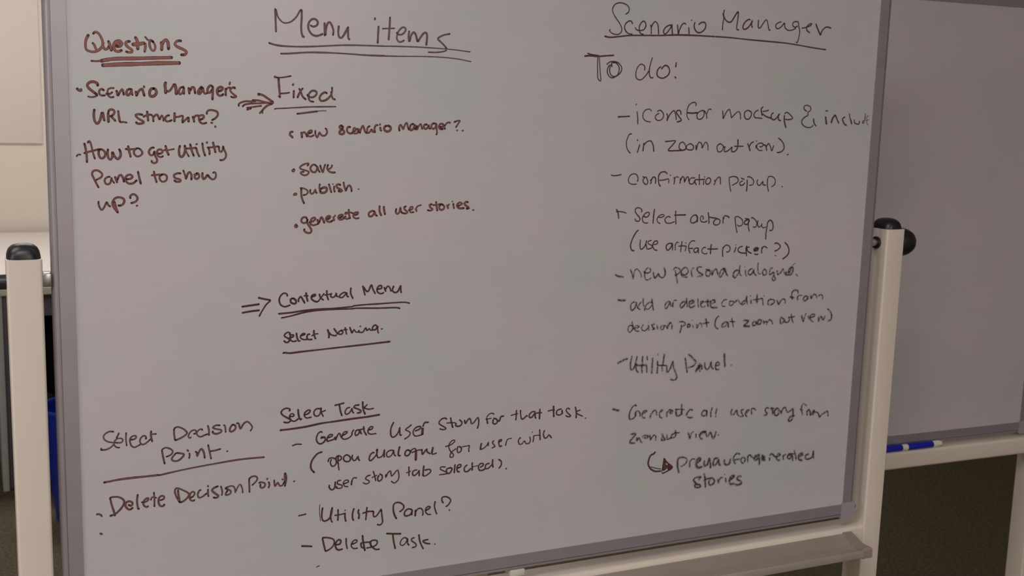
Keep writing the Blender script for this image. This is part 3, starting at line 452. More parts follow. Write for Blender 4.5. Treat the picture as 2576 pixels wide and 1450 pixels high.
('handwritten_line', 'brown handwriting reading (open dialogue for user with', 'C', [(14,5971,10934,5971,10925),(21,5787,10866,5758,10830,5774,10774,5817,10776,5852,10813,5882,10770,5933,10778,5945,10831,5933,10862),(20,5995,10868,5996,10839,5988,10787),(15,6001,10876,6091,10873),(24,6087,10949,6093,10877,6098,10811),(20,6164,10933,6147,10892,6164,10829,6201,10825,6237,10862,6277,10816),(22,2934,10962,2875,10944,2814,10876,2789,10811,2795,10748,2833,10700),(21,3020,10825,3035,10865,3091,10865,3128,10823,3116,10768,3073,10754,3048,10807,3063,10847),(20,3155,10782,3128,10823,3128,10873,3159,10889,3197,10866,3191,10835,3167,10823),(21,3153,10875,3153,10789,3165,10695),(21,3259,10885,3228,10863,3235,10812,3279,10794,3316,10809,3316,10853,3284,10882,3267,10888),(20,3346,10873,3341,10838,3367,10797,3398,10813,3423,10854,3427,10816,3444,10794),(23,3640,10877,3627,10883,3589,10849,3576,10793,3596,10772,3640,10805,3678,10852,3689,10918),(22,3678,10913,3685,10845,3698,10805,3737,10807,3769,10836,3787,10904,3785,10805),(22,3915,10878,3865,10886,3820,10856,3821,10811,3853,10795,3892,10823,3917,10871,3924,10819,3944,10803),(25,3999,10917,3986,10864,3983,10806,4007,10797),(23,4124,10863,4094,10859,4075,10816,4088,10789,4128,10791,4153,10833,4132,10861),(21,4151,10832,4172,10861,4212,10876,4232,10854,4206,10831,4174,10825),(33,4232,10835,4233,10777,4231,10719),(18,4239,10843,4285,10849,4305,10842),(21,4319,10850,4326,10780,4365,10827,4391,10851,4392,10812,4439,10778),(26,4476,10857,4462,10795),(19,4464,10780,4473,10767,4526,10776),(19,4661,10857,4708,10863,4768,10890,4795,10920,4774,10935,4734,10913,4708,10870,4715,10817,4744,10768,4779,10731,4772,10699,4732,10697,4731,10736,4757,10773,4812,10808),(23,4842,10833,4832,10791,4847,10750,4887,10766,4893,10811,4865,10835),(15,4906,10827,4961,10830,5011,10834),(20,5014,10823,5004,10786,5008,10748),(23,5191,10843,5178,10775,5183,10762),(18,5192,10763,5233,10775,5281,10817,5298,10855,5296,10803),(19,5379,10862,5358,10849,5380,10807,5402,10784,5357,10763),(21,5465,10841,5492,10848,5498,10868,5463,10865,5454,10826,5476,10770,5500,10778),(19,5569,10819,5563,10782),(17,5574,10833,5591,10865,5648,10871)]),
('handwritten_line', 'brown handwriting reading user story tab selected).', 'C', [(21,3036,10499,3036,10469,3068,10434,3105,10455,3116,10533),(20,3117,10534,3117,10478,3136,10467),(21,3184,10550,3148,10544,3148,10506,3205,10481,3205,10449,3161,10442,3131,10455),(20,3232,10499,3293,10514,3286,10541,3242,10539,3224,10504,3243,10463,3285,10453),(22,3339,10519,3335,10474),(19,3341,10522,3362,10563,3405,10558),(20,3590,10573,3553,10567,3528,10531,3573,10501,3579,10474,3535,10460,3497,10481),(19,3635,10620,3656,10555,3668,10490),(15,3617,10537,3682,10562),(22,3710,10553,3695,10512,3714,10477,3753,10499,3759,10549,3727,10574),(21,3811,10554,3811,10518,3836,10572,3875,10600,3889,10528,3921,10550,3973,10602,3993,10541,3988,10471,3936,10426,3890,10453),(21,4136,10624,4137,10568,4138,10505),(17,4104,10548,4157,10563),(20,4249,10572,4197,10561,4191,10510,4224,10499,4270,10539,4283,10564,4284,10487),(26,4348,10611,4343,10544,4339,10484),(20,4352,10474,4391,10480,4451,10525,4430,10560,4371,10555),(19,4659,10567,4598,10574,4592,10542,4647,10509,4696,10471,4581,10466),(23,4719,10544,4681,10532,4689,10478,4730,10474,4763,10529,4735,10548),(23,4805,10581,4800,10525,4796,10475),(22,4839,10530,4886,10542,4892,10574,4851,10572,4834,10528,4846,10480,4872,10477),(22,4982,10558,4948,10528,4949,10475,4991,10464,5038,10499),(26,5061,10578,5062,10522,5063,10479),(15,5065,10523,5143,10532),(22,5186,10506,5226,10524,5226,10550,5183,10555,5156,10518,5172,10463,5221,10457,5248,10470),(23,5315,10544,5268,10532,5262,10479,5305,10475,5353,10516),(25,5371,10591,5367,10535,5377,10489),(21,5463,10586,5501,10553,5502,10499,5473,10463),(24,5580,10442,5581,10439)]),
('handwritten_line', 'brown handwriting reading Utility Panel?', 'C', [(21,2632,10137,2678,10142,2722,10149),(24,2947,10201,2937,10143,2937,10073,2956,10026,2993,10021,3037,10047,3062,10101,3075,10185),(23,3072,10173,3055,10102,3062,10018,3076,9995),(10,2909,10250,2906,10153,2918,10029),(24,3155,10149,3156,10076,3153,10009),(20,3114,10079,3175,10080,3239,10088),(24,3250,10086,3250,10031,3261,9982),(19,3251,10133,3249,10128),(23,3371,10138,3355,10082,3352,10018,3365,9980),(23,3436,10113,3431,10072,3444,10051,3439,9996),(23,3551,10130,3544,10044,3536,9964),(23,3498,10060,3569,10073,3637,10067),(22,3645,10058,3640,10019,3654,9988,3692,10005,3748,10081),(22,3754,10066,3764,9976,3771,9897,3739,9863,3702,9873),(25,4018,10015,4058,10042,4071,10086,4024,10135,3971,10148,3926,10124,3923,10040,3941,9973,3966,9925),(22,4180,10023,4132,10037,4086,10004,4084,9952,4127,9940,4173,9960,4192,10017,4187,9948),(27,4239,10000,4237,9929),(21,4245,9984,4272,10019,4319,10020,4347,9977,4345,9920),(23,4389,9982,4434,9999,4454,10022,4420,10033,4387,10005,4387,9958,4422,9921,4460,9918),(25,4522,10089,4515,10015,4548,9914),(23,4642,10059,4625,10086,4624,10133,4669,10144,4724,10121,4752,10077,4726,10027,4686,9999),(18,4735,9946,4737,9936)]),
('handwritten_line', 'brown handwriting reading Delete Task.', 'C', [(26,2673,9719,2739,9708,2800,9696),(25,2946,9783,2963,9700,2986,9604),(23,2953,9794,3013,9786,3082,9760,3107,9718,3088,9657,3038,9619,2997,9604),(23,3141,9671,3183,9675,3195,9718,3164,9736,3126,9696,3126,9638,3158,9595,3212,9598),(24,3268,9737,3268,9669,3283,9599),(22,3350,9648,3405,9663,3418,9693,3380,9699,3342,9659,3342,9614,3374,9583,3420,9582),(26,3493,9744,3502,9669,3527,9538),(22,3472,9645,3534,9648,3596,9642),(22,3471,9632,3477,9594,3502,9575),(22,3604,9610,3599,9642,3637,9662,3696,9647,3690,9596,3638,9571,3557,9565),(23,3611,9594,3638,9558,3684,9525,3727,9524),(22,3606,9645,3611,9590),(25,3835,9729,3931,9712,4027,9699),(26,3919,9701,3932,9607,3955,9502),(21,4124,9614,4085,9637,4039,9604,4026,9553,4060,9528,4106,9561,4132,9617,4133,9551,4149,9522),(23,4223,9614,4192,9608,4192,9575,4247,9528,4254,9487,4203,9477),(25,4294,9644,4314,9538,4359,9441),(23,4426,9560,4354,9552,4395,9513,4455,9496),(20,4529,9483,4531,9478),(13,2868,9403,2902,9412)]),
('handwritten_heading', 'brown handwriting reading Scenario Manager, underlined', 'D', [(17,7200,16741,7240,16771,7249,16815,7221,16857,7161,16881,7102,16886,7037,16870,6996,16825,6987,16775,7015,16721,7062,16662,7109,16609,7141,16554,7143,16505,7108,16469,7057,16460,6998,16473,6961,16496,6953,16514,6963,16521),(19,7311,16620,7291,16650,7254,16651,7204,16614,7188,16563,7209,16514,7255,16482,7311,16477),(18,7359,16566,7378,16542,7431,16532,7497,16548,7528,16600,7514,16649,7476,16660,7434,16614,7422,16557,7440,16501,7487,16484),(18,7604,16616,7616,16579,7620,16498),(19,7619,16592,7643,16637,7675,16667,7718,16635,7733,16573,7740,16505),(19,7941,16625,7924,16633,7872,16612,7828,16571,7820,16520,7855,16509,7898,16550,7941,16609,7954,16641,7958,16572,7968,16516),(18,8044,16639,8054,16583,8065,16520,8081,16572,8116,16644,8153,16671,8182,16660),(20,8276,16720,8277,16716),(20,8235,16610,8240,16574,8243,16534),(20,8332,16686,8322,16642,8345,16585,8394,16552,8456,16565,8508,16613,8521,16665,8503,16696,8455,16700,8402,16669),(24,6886,16428,6965,16418,7110,16435,7256,16456,7479,16469,7780,16483,8009,16501,8240,16510,8475,16512,8680,16512),(20,8821,16887,8814,16836,8819,16772,8809,16687,8808,16614),(22,8805,16834,8825,16791,8860,16748,8910,16725,8958,16740,9009,16815,9053,16876,9065,16872),(20,9069,16868,9067,16798,9057,16707,9053,16648,9071,16623,9088,16630),(20,9280,16779,9255,16783,9193,16740,9164,16686,9167,16647,9208,16643,9263,16678,9308,16740,9322,16773,9310,16714,9326,16676),(21,9431,16778,9429,16720,9436,16674,9469,16676,9514,16738,9560,16793,9586,16781,9607,16716,9629,16651,9647,16655),(19,9838,16778,9804,16773,9748,16737,9752,16691,9786,16679,9843,16709,9898,16765,9911,16706,9965,16669,10033,16669,10108,16700),(20,10139,16735,10097,16716,10052,16740,10058,16780,10099,16799,10151,16792,10164,16739,10188,16660,10178,16565,10158,16500,10136,16502),(18,10229,16710,10302,16726,10386,16758,10401,16785,10359,16776,10311,16727,10324,16680,10372,16653),(25,10484,16781,10510,16730,10575,16634),(22,10584,16634,10610,16695,10667,16745,10728,16749,10765,16737),(21,8701,16512,8933,16511,9260,16498,9592,16490,9929,16480,10187,16461,10449,16436,10697,16418)]),
('handwritten_heading', 'brown handwriting reading To do:', 'D', [(20,6630,16188,6691,16174,6792,16165),(25,6588,16149,6656,16159,6800,16156,6909,16167,7033,16179),(16,6790,16138,6787,16057,6792,15952,6799,15865,6830,15828,6848,15835,6836,15922,6825,16015,6813,16133),(16,7017,16023,7008,16072,7018,16082),(16,6934,16054,6978,16087,7051,16096,7118,16077,7165,16028,7167,15978,7133,15927,7068,15893,7016,15904,6985,15946,6982,16009,7006,16060),(16,6976,16047,6946,15995,6949,15933,6988,15884,7040,15876,7104,15913,7130,15977,7120,16039,7074,16078,7029,16079),(18,7540,15999,7541,16043,7506,16073,7461,16071,7418,16019,7400,15949,7410,15892,7449,15862,7501,15870,7566,15929,7604,15982),(19,7656,16170,7633,16091,7615,16001,7627,15925,7651,15894,7681,15900),(20,7800,16054,7759,16019,7743,15961,7764,15917,7834,15897,7902,15922,7945,15969,7946,16026,7909,16070,7863,16071,7817,16027),(20,8055,16119,8049,16064),(24,8047,15920,8059,15909)]),
('handwritten_line', 'brown handwriting reading icons for mockup & include', 'D', [(23,7150,15345,7241,15350,7329,15356),(17,7430,15526,7429,15517),(18,7448,15421,7463,15341,7468,15256),(17,7681,15438,7657,15461,7597,15454,7554,15414,7545,15356,7574,15311,7621,15290,7676,15285),(17,7784,15435,7826,15452,7875,15415,7886,15363,7850,15317,7789,15309,7752,15341,7761,15380,7808,15407),(17,7939,15406,7955,15371,7947,15306,7985,15385,8051,15451,8085,15406,8104,15328),(19,8178,15402,8168,15447,8121,15456,8099,15426,8141,15375,8188,15317,8122,15293),(17,8423,15529,8421,15568,8365,15573,8304,15529,8278,15456,8282,15378,8317,15328),(22,8292,15426,8374,15422,8452,15430),(17,8556,15465,8507,15455,8454,15414,8458,15355,8499,15336,8553,15363,8574,15417,8563,15463,8605,15424,8625,15352),(16,8624,15424,8642,15478,8691,15485),(19,8893,15463,8907,15358),(18,8915,15364,8951,15438,9004,15493,9032,15440,9052,15374),(18,9059,15372,9115,15428,9170,15463,9206,15430,9215,15357),(19,9335,15484,9286,15459,9282,15405,9310,15359,9360,15356,9399,15401,9403,15455,9349,15483),(18,9523,15489,9477,15470,9451,15422,9475,15382,9543,15377,9599,15372),(23,9603,15537,9575,15506,9592,15439,9600,15420),(18,9610,15474,9661,15481,9712,15494),(20,9612,15435,9676,15400,9754,15380),(20,9800,15456,9770,15436,9770,15381,9815,15355,9872,15390,9914,15446,9896,15404,9909,15357,9941,15346),(25,10010,15417,10012,15345,10048,15249),(17,10010,15451,10037,15469,10080,15460,10164,15389,10097,15364,10035,15366),(20,10418,15495,10370,15524,10366,15566,10417,15584,10481,15562,10494,15513,10444,15478,10448,15436,10381,15400,10337,15344,10364,15290,10437,15256,10516,15257,10559,15288),(27,10560,15380,10570,15331),(20,10578,15315,10615,15276),(19,10781,15505,10800,15514,10817,15507),(30,10789,15411,10812,15316),(29,10906,15338,10923,15397,10964,15446),(24,10976,15446,11014,15385,11047,15331),(24,11156,15421,11117,15394,11155,15325,11200,15299),(19,11243,15474,11266,15404,11308,15324),(27,11281,15380,11302,15330),(21,11352,15384,11365,15335,11449,15323,11452,15364),(16,11531,15376,11510,15352,11539,15339,11560,15410,11561,15482),(10,11626,15452,11595,15432,11604,15340,11632,15314),(10,11585,15379,11641,15393)]),
('handwritten_line', 'brown handwriting reading (in zoom out view).', 'D', [(19,7373,15113,7336,15102,7303,15024,7299,14953,7324,14889,7367,14846),(17,7472,15033,7480,15022),(20,7515,14961,7498,14903,7484,14856),(21,7583,14980,7573,14880),(18,7584,14961,7637,15009,7698,15016,7740,14951,7751,14874),(20,7941,15013,8022,15020,8108,15024,8057,14961,7994,14895,8022,14882,8116,14886,8218,14890,8280,14902),(17,8288,14911,8285,14957,8234,15009,8181,14982,8177,14923,8204,14901),(17,8364,14988,8308,14963,8303,14917,8344,14898,8407,14905,8420,14951,8367,14990),(19,8460,14964,8471,14899,8490,14979,8520,15012,8562,14979,8570,14926,8602,14986,8632,15013,8668,14967,8672,14901),(18,8870,14991,8830,14955,8842,14888,8884,14872,8931,14909,8935,14963,8882,14993),(18,8932,14965,8961,14936,8972,14957,8961,14883,9022,14890,9092,14944,9088,14890,9130,14877,9185,14918,9192,14965),(27,9192,15049,9197,14983),(19,9140,14958,9215,14959,9290,14960),(21,9370,14997,9399,14947,9417,14898),(20,9406,14961,9428,15002,9470,15026),(17,9526,15038,9531,15036),(20,9523,14975,9526,14936),(18,9591,14956,9625,14956,9657,14991,9604,15011,9547,14990,9542,14942,9587,14901,9639,14902),(23,9674,14981,9701,14971,9721,14904),(20,9715,14963,9749,15005,9787,14958,9817,14896,9842,14971),(20,9928,15085,9985,15049,10033,14988,10038,14926,9990,14884,9921,14872),(22,10113,14842,10124,14845)]),
('handwritten_line', 'brown handwriting reading confirmation popup.', 'D', [(18,7078,14537,7131,14528,7232,14543),(18,7507,14450,7514,14495,7485,14544,7431,14554,7380,14528,7356,14470,7377,14424,7431,14407,7493,14410),(18,7593,14515,7618,14505),(18,7621,14502,7596,14462,7622,14416,7661,14406,7678,14442,7656,14495,7638,14510),(20,7722,14468,7736,14436,7723,14416),(19,7732,14462,7763,14508,7803,14495,7807,14423),(19,7995,14558,7953,14584,7891,14574,7855,14528,7855,14455,7870,14402,7890,14378),(19,7874,14462,7952,14468,8021,14481,8028,14422),(14,8046,14537,8053,14531),(19,8116,14500,8125,14454,8118,14412),(17,8128,14486,8153,14514,8191,14503),(20,8225,14486,8223,14422),(19,8231,14461,8256,14514,8289,14494,8296,14434,8328,14501,8359,14507,8370,14448),(19,8468,14494,8408,14494,8379,14454,8389,14413,8445,14413,8478,14467,8476,14433,8502,14399),(19,8545,14543,8550,14473,8558,14400),(19,8489,14470,8643,14473),(16,8637,14514,8639,14506),(18,8628,14446,8628,14399),(18,8701,14495,8668,14460,8671,14412,8712,14405,8750,14446,8739,14486,8712,14497),(19,8817,14459,8832,14432,8814,14398),(18,8828,14444,8869,14493,8909,14506,8921,14452,8927,14405),(18,9074,14492,9087,14411,9105,14336,9118,14298),(18,9080,14501,9138,14516,9205,14506,9241,14465,9219,14424,9137,14386),(18,9292,14490,9342,14474),(18,9315,14448,9269,14424,9280,14390,9322,14386,9356,14418),(20,9400,14463,9405,14396,9401,14301),(18,9404,14507,9439,14512,9500,14478,9520,14437,9506,14395,9447,14383),(18,9592,14464,9580,14423,9618,14381,9650,14395,9689,14443,9693,14395,9738,14386),(20,9775,14483,9774,14394,9802,14294),(19,9781,14502,9811,14519,9873,14505,9915,14463,9907,14394,9856,14363),(17,10046,14363,10060,14357)]),
('handwritten_line', 'brown handwriting reading Select actor popup', 'D', [(20,7183,14054,7205,14027,7220,13968,7225,13930),(18,7183,14024,7274,14020,7344,14000),(18,7594,14015,7605,14035,7568,14068,7515,14072,7489,14043,7511,13990,7560,13943,7577,13903,7548,13880,7509,13888,7498,13914),(19,7644,13947,7691,13937,7731,13980,7710,14007,7665,13994,7621,13942,7620,13889,7657,13855,7708,13854),(19,7812,14048,7802,13959,7798,13850),(17,7893,13931,7948,13933,7982,13956,7954,13973,7892,13951,7863,13911,7874,13864,7916,13843),(19,8083,13930,8042,13942,7997,13902,8016,13855,8079,13841,8158,13864),(19,8172,14016,8178,13919,8187,13829),(20,8156,13959,8247,13960,8342,13960),(19,8528,13954,8487,13952,8442,13908,8441,13854,8486,13840,8541,13866,8553,13927,8527,13954,8555,13906,8555,13853),(19,8655,13892,8656,13918,8630,13943,8604,13912,8619,13865,8677,13847,8725,13863),(21,8738,13984,8754,13917,8763,13829),(19,8753,13922,8828,13909,8878,13905),(20,8896,13893,8848,13861,8851,13813,8901,13801,8949,13824,8954,13872,8910,13894),(20,9009,13912,9011,13824),(20,9017,13892,9032,13933,9074,13932,9115,13908),(20,9222,13901,9236,13819,9254,13743,9273,13684),(20,9228,13914,9266,13922,9327,13894,9364,13851,9359,13796,9302,13776,9273,13794),(21,9411,13888,9471,13878),(20,9456,13868,9406,13851,9400,13809,9452,13801,9482,13849,9480,13870,9469,13794,9492,13700),(19,9520,13893,9537,13901,9600,13861,9625,13812,9608,13756,9564,13760),(19,9646,13850,9638,13805,9668,13755,9709,13775,9723,13810,9718,13775,9746,13743,9789,13751),(22,9859,13854,9826,13822,9815,13731,9805,13647,9811,13571),(19,9871,13858,9911,13828,9934,13757,9913,13701,9873,13702)]),
('handwritten_line', 'brown handwriting reading (use artifact picker?)', 'D', [(19,7560,13753,7518,13718,7469,13633,7442,13554,7445,13501,7470,13464,7501,13460),(19,7600,13609,7596,13550,7608,13483,7638,13482,7683,13528,7703,13594),(17,7702,13541,7715,13480),(17,7781,13600,7734,13587,7735,13553,7799,13525,7793,13491,7731,13475),(17,7829,13539,7884,13549,7890,13583,7850,13591,7814,13551,7816,13504,7842,13466,7887,13453),(19,8137,13544,8089,13551,8043,13518,8046,13471,8079,13450,8124,13496,8145,13543,8150,13452),(16,8193,13528,8198,13449),(16,8197,13527,8215,13561,8245,13560),(19,8309,13568,8299,13498,8292,13424),(19,8258,13503,8314,13508,8379,13500),(16,8386,13492,8373,13434),(13,8371,13554,8380,13547),(19,8528,13574,8479,13575,8433,13528,8430,13460,8459,13401),(18,8432,13467,8503,13465),(18,8584,13468,8543,13464,8520,13430,8547,13402,8586,13421,8599,13469,8604,13394),(18,8727,13472,8693,13473,8663,13440,8674,13398,8724,13376,8758,13387),(20,8824,13514,8818,13449,8819,13381),(20,8768,13450,8859,13445,8938,13446),(20,9039,13463,9032,13402,9040,13333),(20,9043,13462,9088,13497,9147,13482,9167,13439,9145,13398,9103,13394),(15,9264,13499,9266,13493),(20,9268,13457,9260,13423,9242,13389),(20,9384,13470,9341,13462,9310,13428,9330,13389,9390,13370,9450,13368),(22,9468,13472,9454,13431,9467,13368,9473,13327),(20,9512,13456,9470,13445,9490,13395,9554,13362),(26,9619,13410,9675,13432,9651,13435),(22,9615,13392,9599,13420,9640,13444,9684,13432,9661,13397,9618,13399),(20,9620,13350,9648,13338,9682,13346),(20,9750,13443,9746,13402,9750,13361),(20,9754,13423,9776,13458,9811,13453,9845,13435),(22,9987,13494,9998,13508,10051,13493,10094,13449,10058,13407,9994,13381),(19,10007,13314,10016,13311),(22,10174,13509,10229,13460,10262,13387,10241,13316,10157,13257)]),
('handwritten_line', 'brown handwriting reading new persona dialogue.', 'E', [(20,7211,13125,7251,13101,7344,13085),(19,7460,13183,7488,13122,7508,13058),(19,7514,13081,7518,13141,7553,13193,7601,13165,7635,13116,7647,13073),(19,7687,13145,7728,13126,7782,13138,7795,13178,7747,13203,7710,13168,7698,13101,7717,13039,7765,13027,7804,13052),(19,7845,13131,7851,13088,7881,13050,7910,13086,7932,13112,7951,13071,7999,13048,8041,13081,8045,13142,8022,13190),(21,8218,13141,8236,13080,8257,13004,8263,12964),(19,8192,13164,8206,13187,8254,13185,8304,13146,8275,13099,8220,13077),(19,8339,13094,8389,13074,8443,13120,8424,13169,8374,13185,8329,13145,8324,13091,8367,13048,8428,13042),(19,8499,13131,8501,13091,8518,13052),(16,8501,13132,8513,13173,8539,13169),(20,8671,13182,8626,13186,8595,13156,8631,13107,8703,13063,8618,13040),(18,8758,13143,8819,13135),(20,8810,13126,8761,13116,8765,13053,8815,13044,8837,13092,8821,13127),(20,8861,13118,8872,13056,8893,13111,8932,13144,8961,13095,8969,13067),(20,9075,13149,9025,13120,8997,13044,9024,13022,9070,13084,9090,13146,9128,13054),(20,9066,13147,9116,13082,9149,13031),(22,9358,13108,9299,13110,9259,13077,9254,13021,9281,12998,9337,13053,9362,13100),(19,9364,13178,9357,13115,9370,13051,9401,13027),(11,9451,13159,9465,13152),(20,9469,13103,9472,13055,9493,13018),(22,9595,13125,9553,13115,9522,13067,9559,13030,9608,13071,9622,13113,9625,13063,9674,13021),(19,9695,13212,9697,13131,9712,13053,9745,13040),(20,9815,13106,9788,13071,9809,13021,9861,13033,9857,13083,9826,13108),(22,9971,13125,9933,13109,9920,13052,9931,13023,9981,13050,9992,13059),(22,10000,13048,10012,12992,10041,12955,10009,12924,9980,12957,9991,13005),(21,10060,13075,10080,13018,10130,13044,10170,13100,10201,13042,10239,13004,10275,13003),(32,10231,13043,10243,13016),(32,10296,13049,10330,13105),(22,10283,13010,10328,13008,10367,13072,10344,13130,10294,13096,10275,13047),(11,10355,13154,10398,13183),(16,10430,13008,10464,12978)]),
('handwritten_line', 'brown handwriting reading add or delete condition from', 'E', [(26,7278,12756,7323,12746,7385,12746),(20,7580,12702,7540,12715,7495,12684,7491,12623,7515,12591,7560,12626,7580,12686,7607,12624,7648,12599),(17,7667,12705,7635,12684,7617,12637),(19,7693,12755,7697,12687,7720,12625,7726,12585),(18,7847,12693,7791,12690,7739,12645,7749,12603,7796,12601,7843,12648),(21,7840,12741,7855,12666,7875,12577),(19,8140,12697,8100,12682,8071,12635,8090,12586,8127,12632,8156,12686,8167,12623,8199,12639),(21,8205,12654,8205,12616),(18,8209,12662,8227,12703,8260,12704),(19,8431,12673,8382,12675,8336,12636,8355,12586,8401,12619,8434,12666),(18,8440,12727,8448,12658,8458,12602),(23,8506,12638,8570,12659,8543,12688,8496,12670,8491,12614,8526,12581,8589,12606),(18,8641,12708,8648,12641,8659,12585),(21,8701,12631,8741,12665,8700,12667,8696,12611,8731,12574,8771,12590),(23,8814,12687,8818,12633,8827,12592),(21,8767,12657,8849,12659),(21,8885,12620,8950,12648,8923,12677,8874,12658,8870,12596,8905,12562,8989,12561),(18,9154,12672,9111,12668,9073,12621,9092,12577,9136,12572),(20,9274,12639,9214,12642,9218,12585,9252,12577,9292,12617,9285,12632),(23,9315,12623,9332,12644,9365,12656,9402,12612,9432,12588),(20,9495,12640,9453,12624,9447,12581,9497,12607,9524,12706,9528,12641,9544,12581),(13,9588,12709,9596,12707),(24,9607,12635,9613,12597),(27,9716,12715,9716,12661,9720,12607),(19,9651,12647,9726,12650,9812,12662),(16,9842,12700,9849,12692),(19,9821,12656,9836,12562),(21,9971,12638,9936,12622,9932,12565,9985,12555,10044,12588,10041,12624,9986,12639),(26,10099,12613,10131,12549),(21,10144,12562,10174,12611,10217,12634,10254,12607,10257,12571),(21,10494,12713,10483,12749,10428,12762,10377,12732,10374,12659,10392,12622),(23,10348,12659,10412,12645),(23,10484,12645,10493,12611),(18,10488,12651,10516,12675,10563,12672),(21,10662,12658,10618,12648,10604,12598,10650,12588,10683,12623,10680,12660,10692,12609),(25,10745,12655,10754,12622),(21,10769,12633,10805,12680,10852,12659,10866,12629),(20,10906,12653,10943,12670,10982,12639,10979,12588)]),
('handwritten_line', 'brown handwriting reading decision point (at zoom out view)', 'E', [(20,7532,12364,7485,12372,7463,12340,7466,12292,7498,12273,7535,12308,7546,12354),(20,7526,12417,7535,12370,7555,12315),(18,7587,12327,7642,12336,7633,12357,7586,12360,7573,12320,7598,12284,7646,12278),(18,7714,12367,7689,12333,7700,12292,7755,12282,7795,12316),(22,7803,12353,7813,12287),(12,7793,12399,7795,12393),(22,7899,12367,7861,12358,7879,12323,7912,12300,7874,12291),(19,7950,12345,7962,12298),(19,8047,12342,8014,12315,8024,12280,8064,12291,8077,12339,8121,12306),(19,8127,12328,8136,12287,8149,12342,8179,12374,8209,12338,8209,12283),(21,8375,12320,8371,12273,8356,12220),(20,8339,12379,8397,12376,8448,12339,8409,12313,8376,12309),(21,8488,12328,8484,12288,8524,12299,8522,12327,8497,12334),(17,8573,12318,8585,12281),(12,8554,12390,8559,12387),(20,8645,12319,8649,12264,8686,12325,8718,12337,8736,12280),(23,8803,12394,8817,12339,8828,12284),(18,8759,12329,8860,12339),(20,9030,12427,8988,12393,8969,12316,8989,12258,9030,12235),(20,9188,12329,9146,12326,9098,12286,9109,12257,9167,12268,9205,12322,9218,12251),(22,9272,12374,9290,12318,9307,12250),(19,9246,12334,9334,12323),(24,9495,12334,9589,12326,9549,12289,9500,12249,9603,12239),(22,9695,12310,9661,12282,9673,12246,9724,12257,9720,12308,9758,12263,9810,12267,9823,12317,9770,12327,9760,12271),(24,9862,12306,9876,12272),(22,9887,12287,9921,12297,9931,12254),(21,9945,12287,9980,12322,10017,12299,10044,12253),(24,10196,12338,10185,12297,10197,12252,10241,12264,10255,12307,10207,12341),(23,10259,12307,10285,12262,10339,12266,10358,12301),(23,10393,12379,10406,12314,10435,12251),(21,10342,12333,10458,12343),(28,10595,12345,10628,12260),(16,10638,12263,10656,12337,10676,12381),(21,10723,12333,10740,12289),(21,10767,12311,10839,12327,10846,12356,10791,12359,10757,12324,10781,12264,10821,12243),(23,10924,12314,10937,12249),(22,10942,12255,10977,12320,11020,12258,11055,12315),(22,11102,12430,11156,12384,11190,12316,11177,12257,11122,12234)]),
('handwritten_line', 'brown handwriting reading Utility Panel.', 'E', [(28,7318,11830,7387,11858,7464,11880),(22,7546,11907,7530,11807,7534,11731,7558,11708,7595,11747,7622,11842,7636,11901),(21,7624,11806,7629,11710,7665,11665),(22,7728,11894,7728,11765,7730,11656),(24,7619,11779,7704,11763,7794,11763),(19,7804,11752,7816,11655),(22,7805,11889,7813,11844),(25,7904,11853,7899,11753,7898,11644),(16,7985,11915,7994,11904),(22,7988,11807,7994,11755),(21,7996,11723,7994,11635),(23,8101,11903,8092,11808,8085,11748),(21,8000,11742,8071,11740,8144,11732),(20,8073,11718,8080,11656),(20,8157,11719,8162,11628,8197,11654,8227,11701,8252,11782),(23,8260,11781,8276,11690,8322,11595,8339,11530,8296,11499,8238,11515),(23,8473,11815,8495,11709,8517,11603),(26,8533,11873,8595,11822,8662,11761),(20,8665,11740,8628,11693,8538,11670),(31,8735,11709,8704,11659,8673,11601),(28,8714,11638,8769,11690,8779,11636),(23,8729,11684,8748,11600),(25,8826,11719,8838,11649,8882,11617,8921,11664,8941,11727,8955,11648,8983,11623),(23,9039,11666,9096,11680,9068,11718,9028,11692,9033,11613,9084,11603),(31,9175,11827,9186,11731,9195,11642),(22,9316,11655,9317,11652)]),
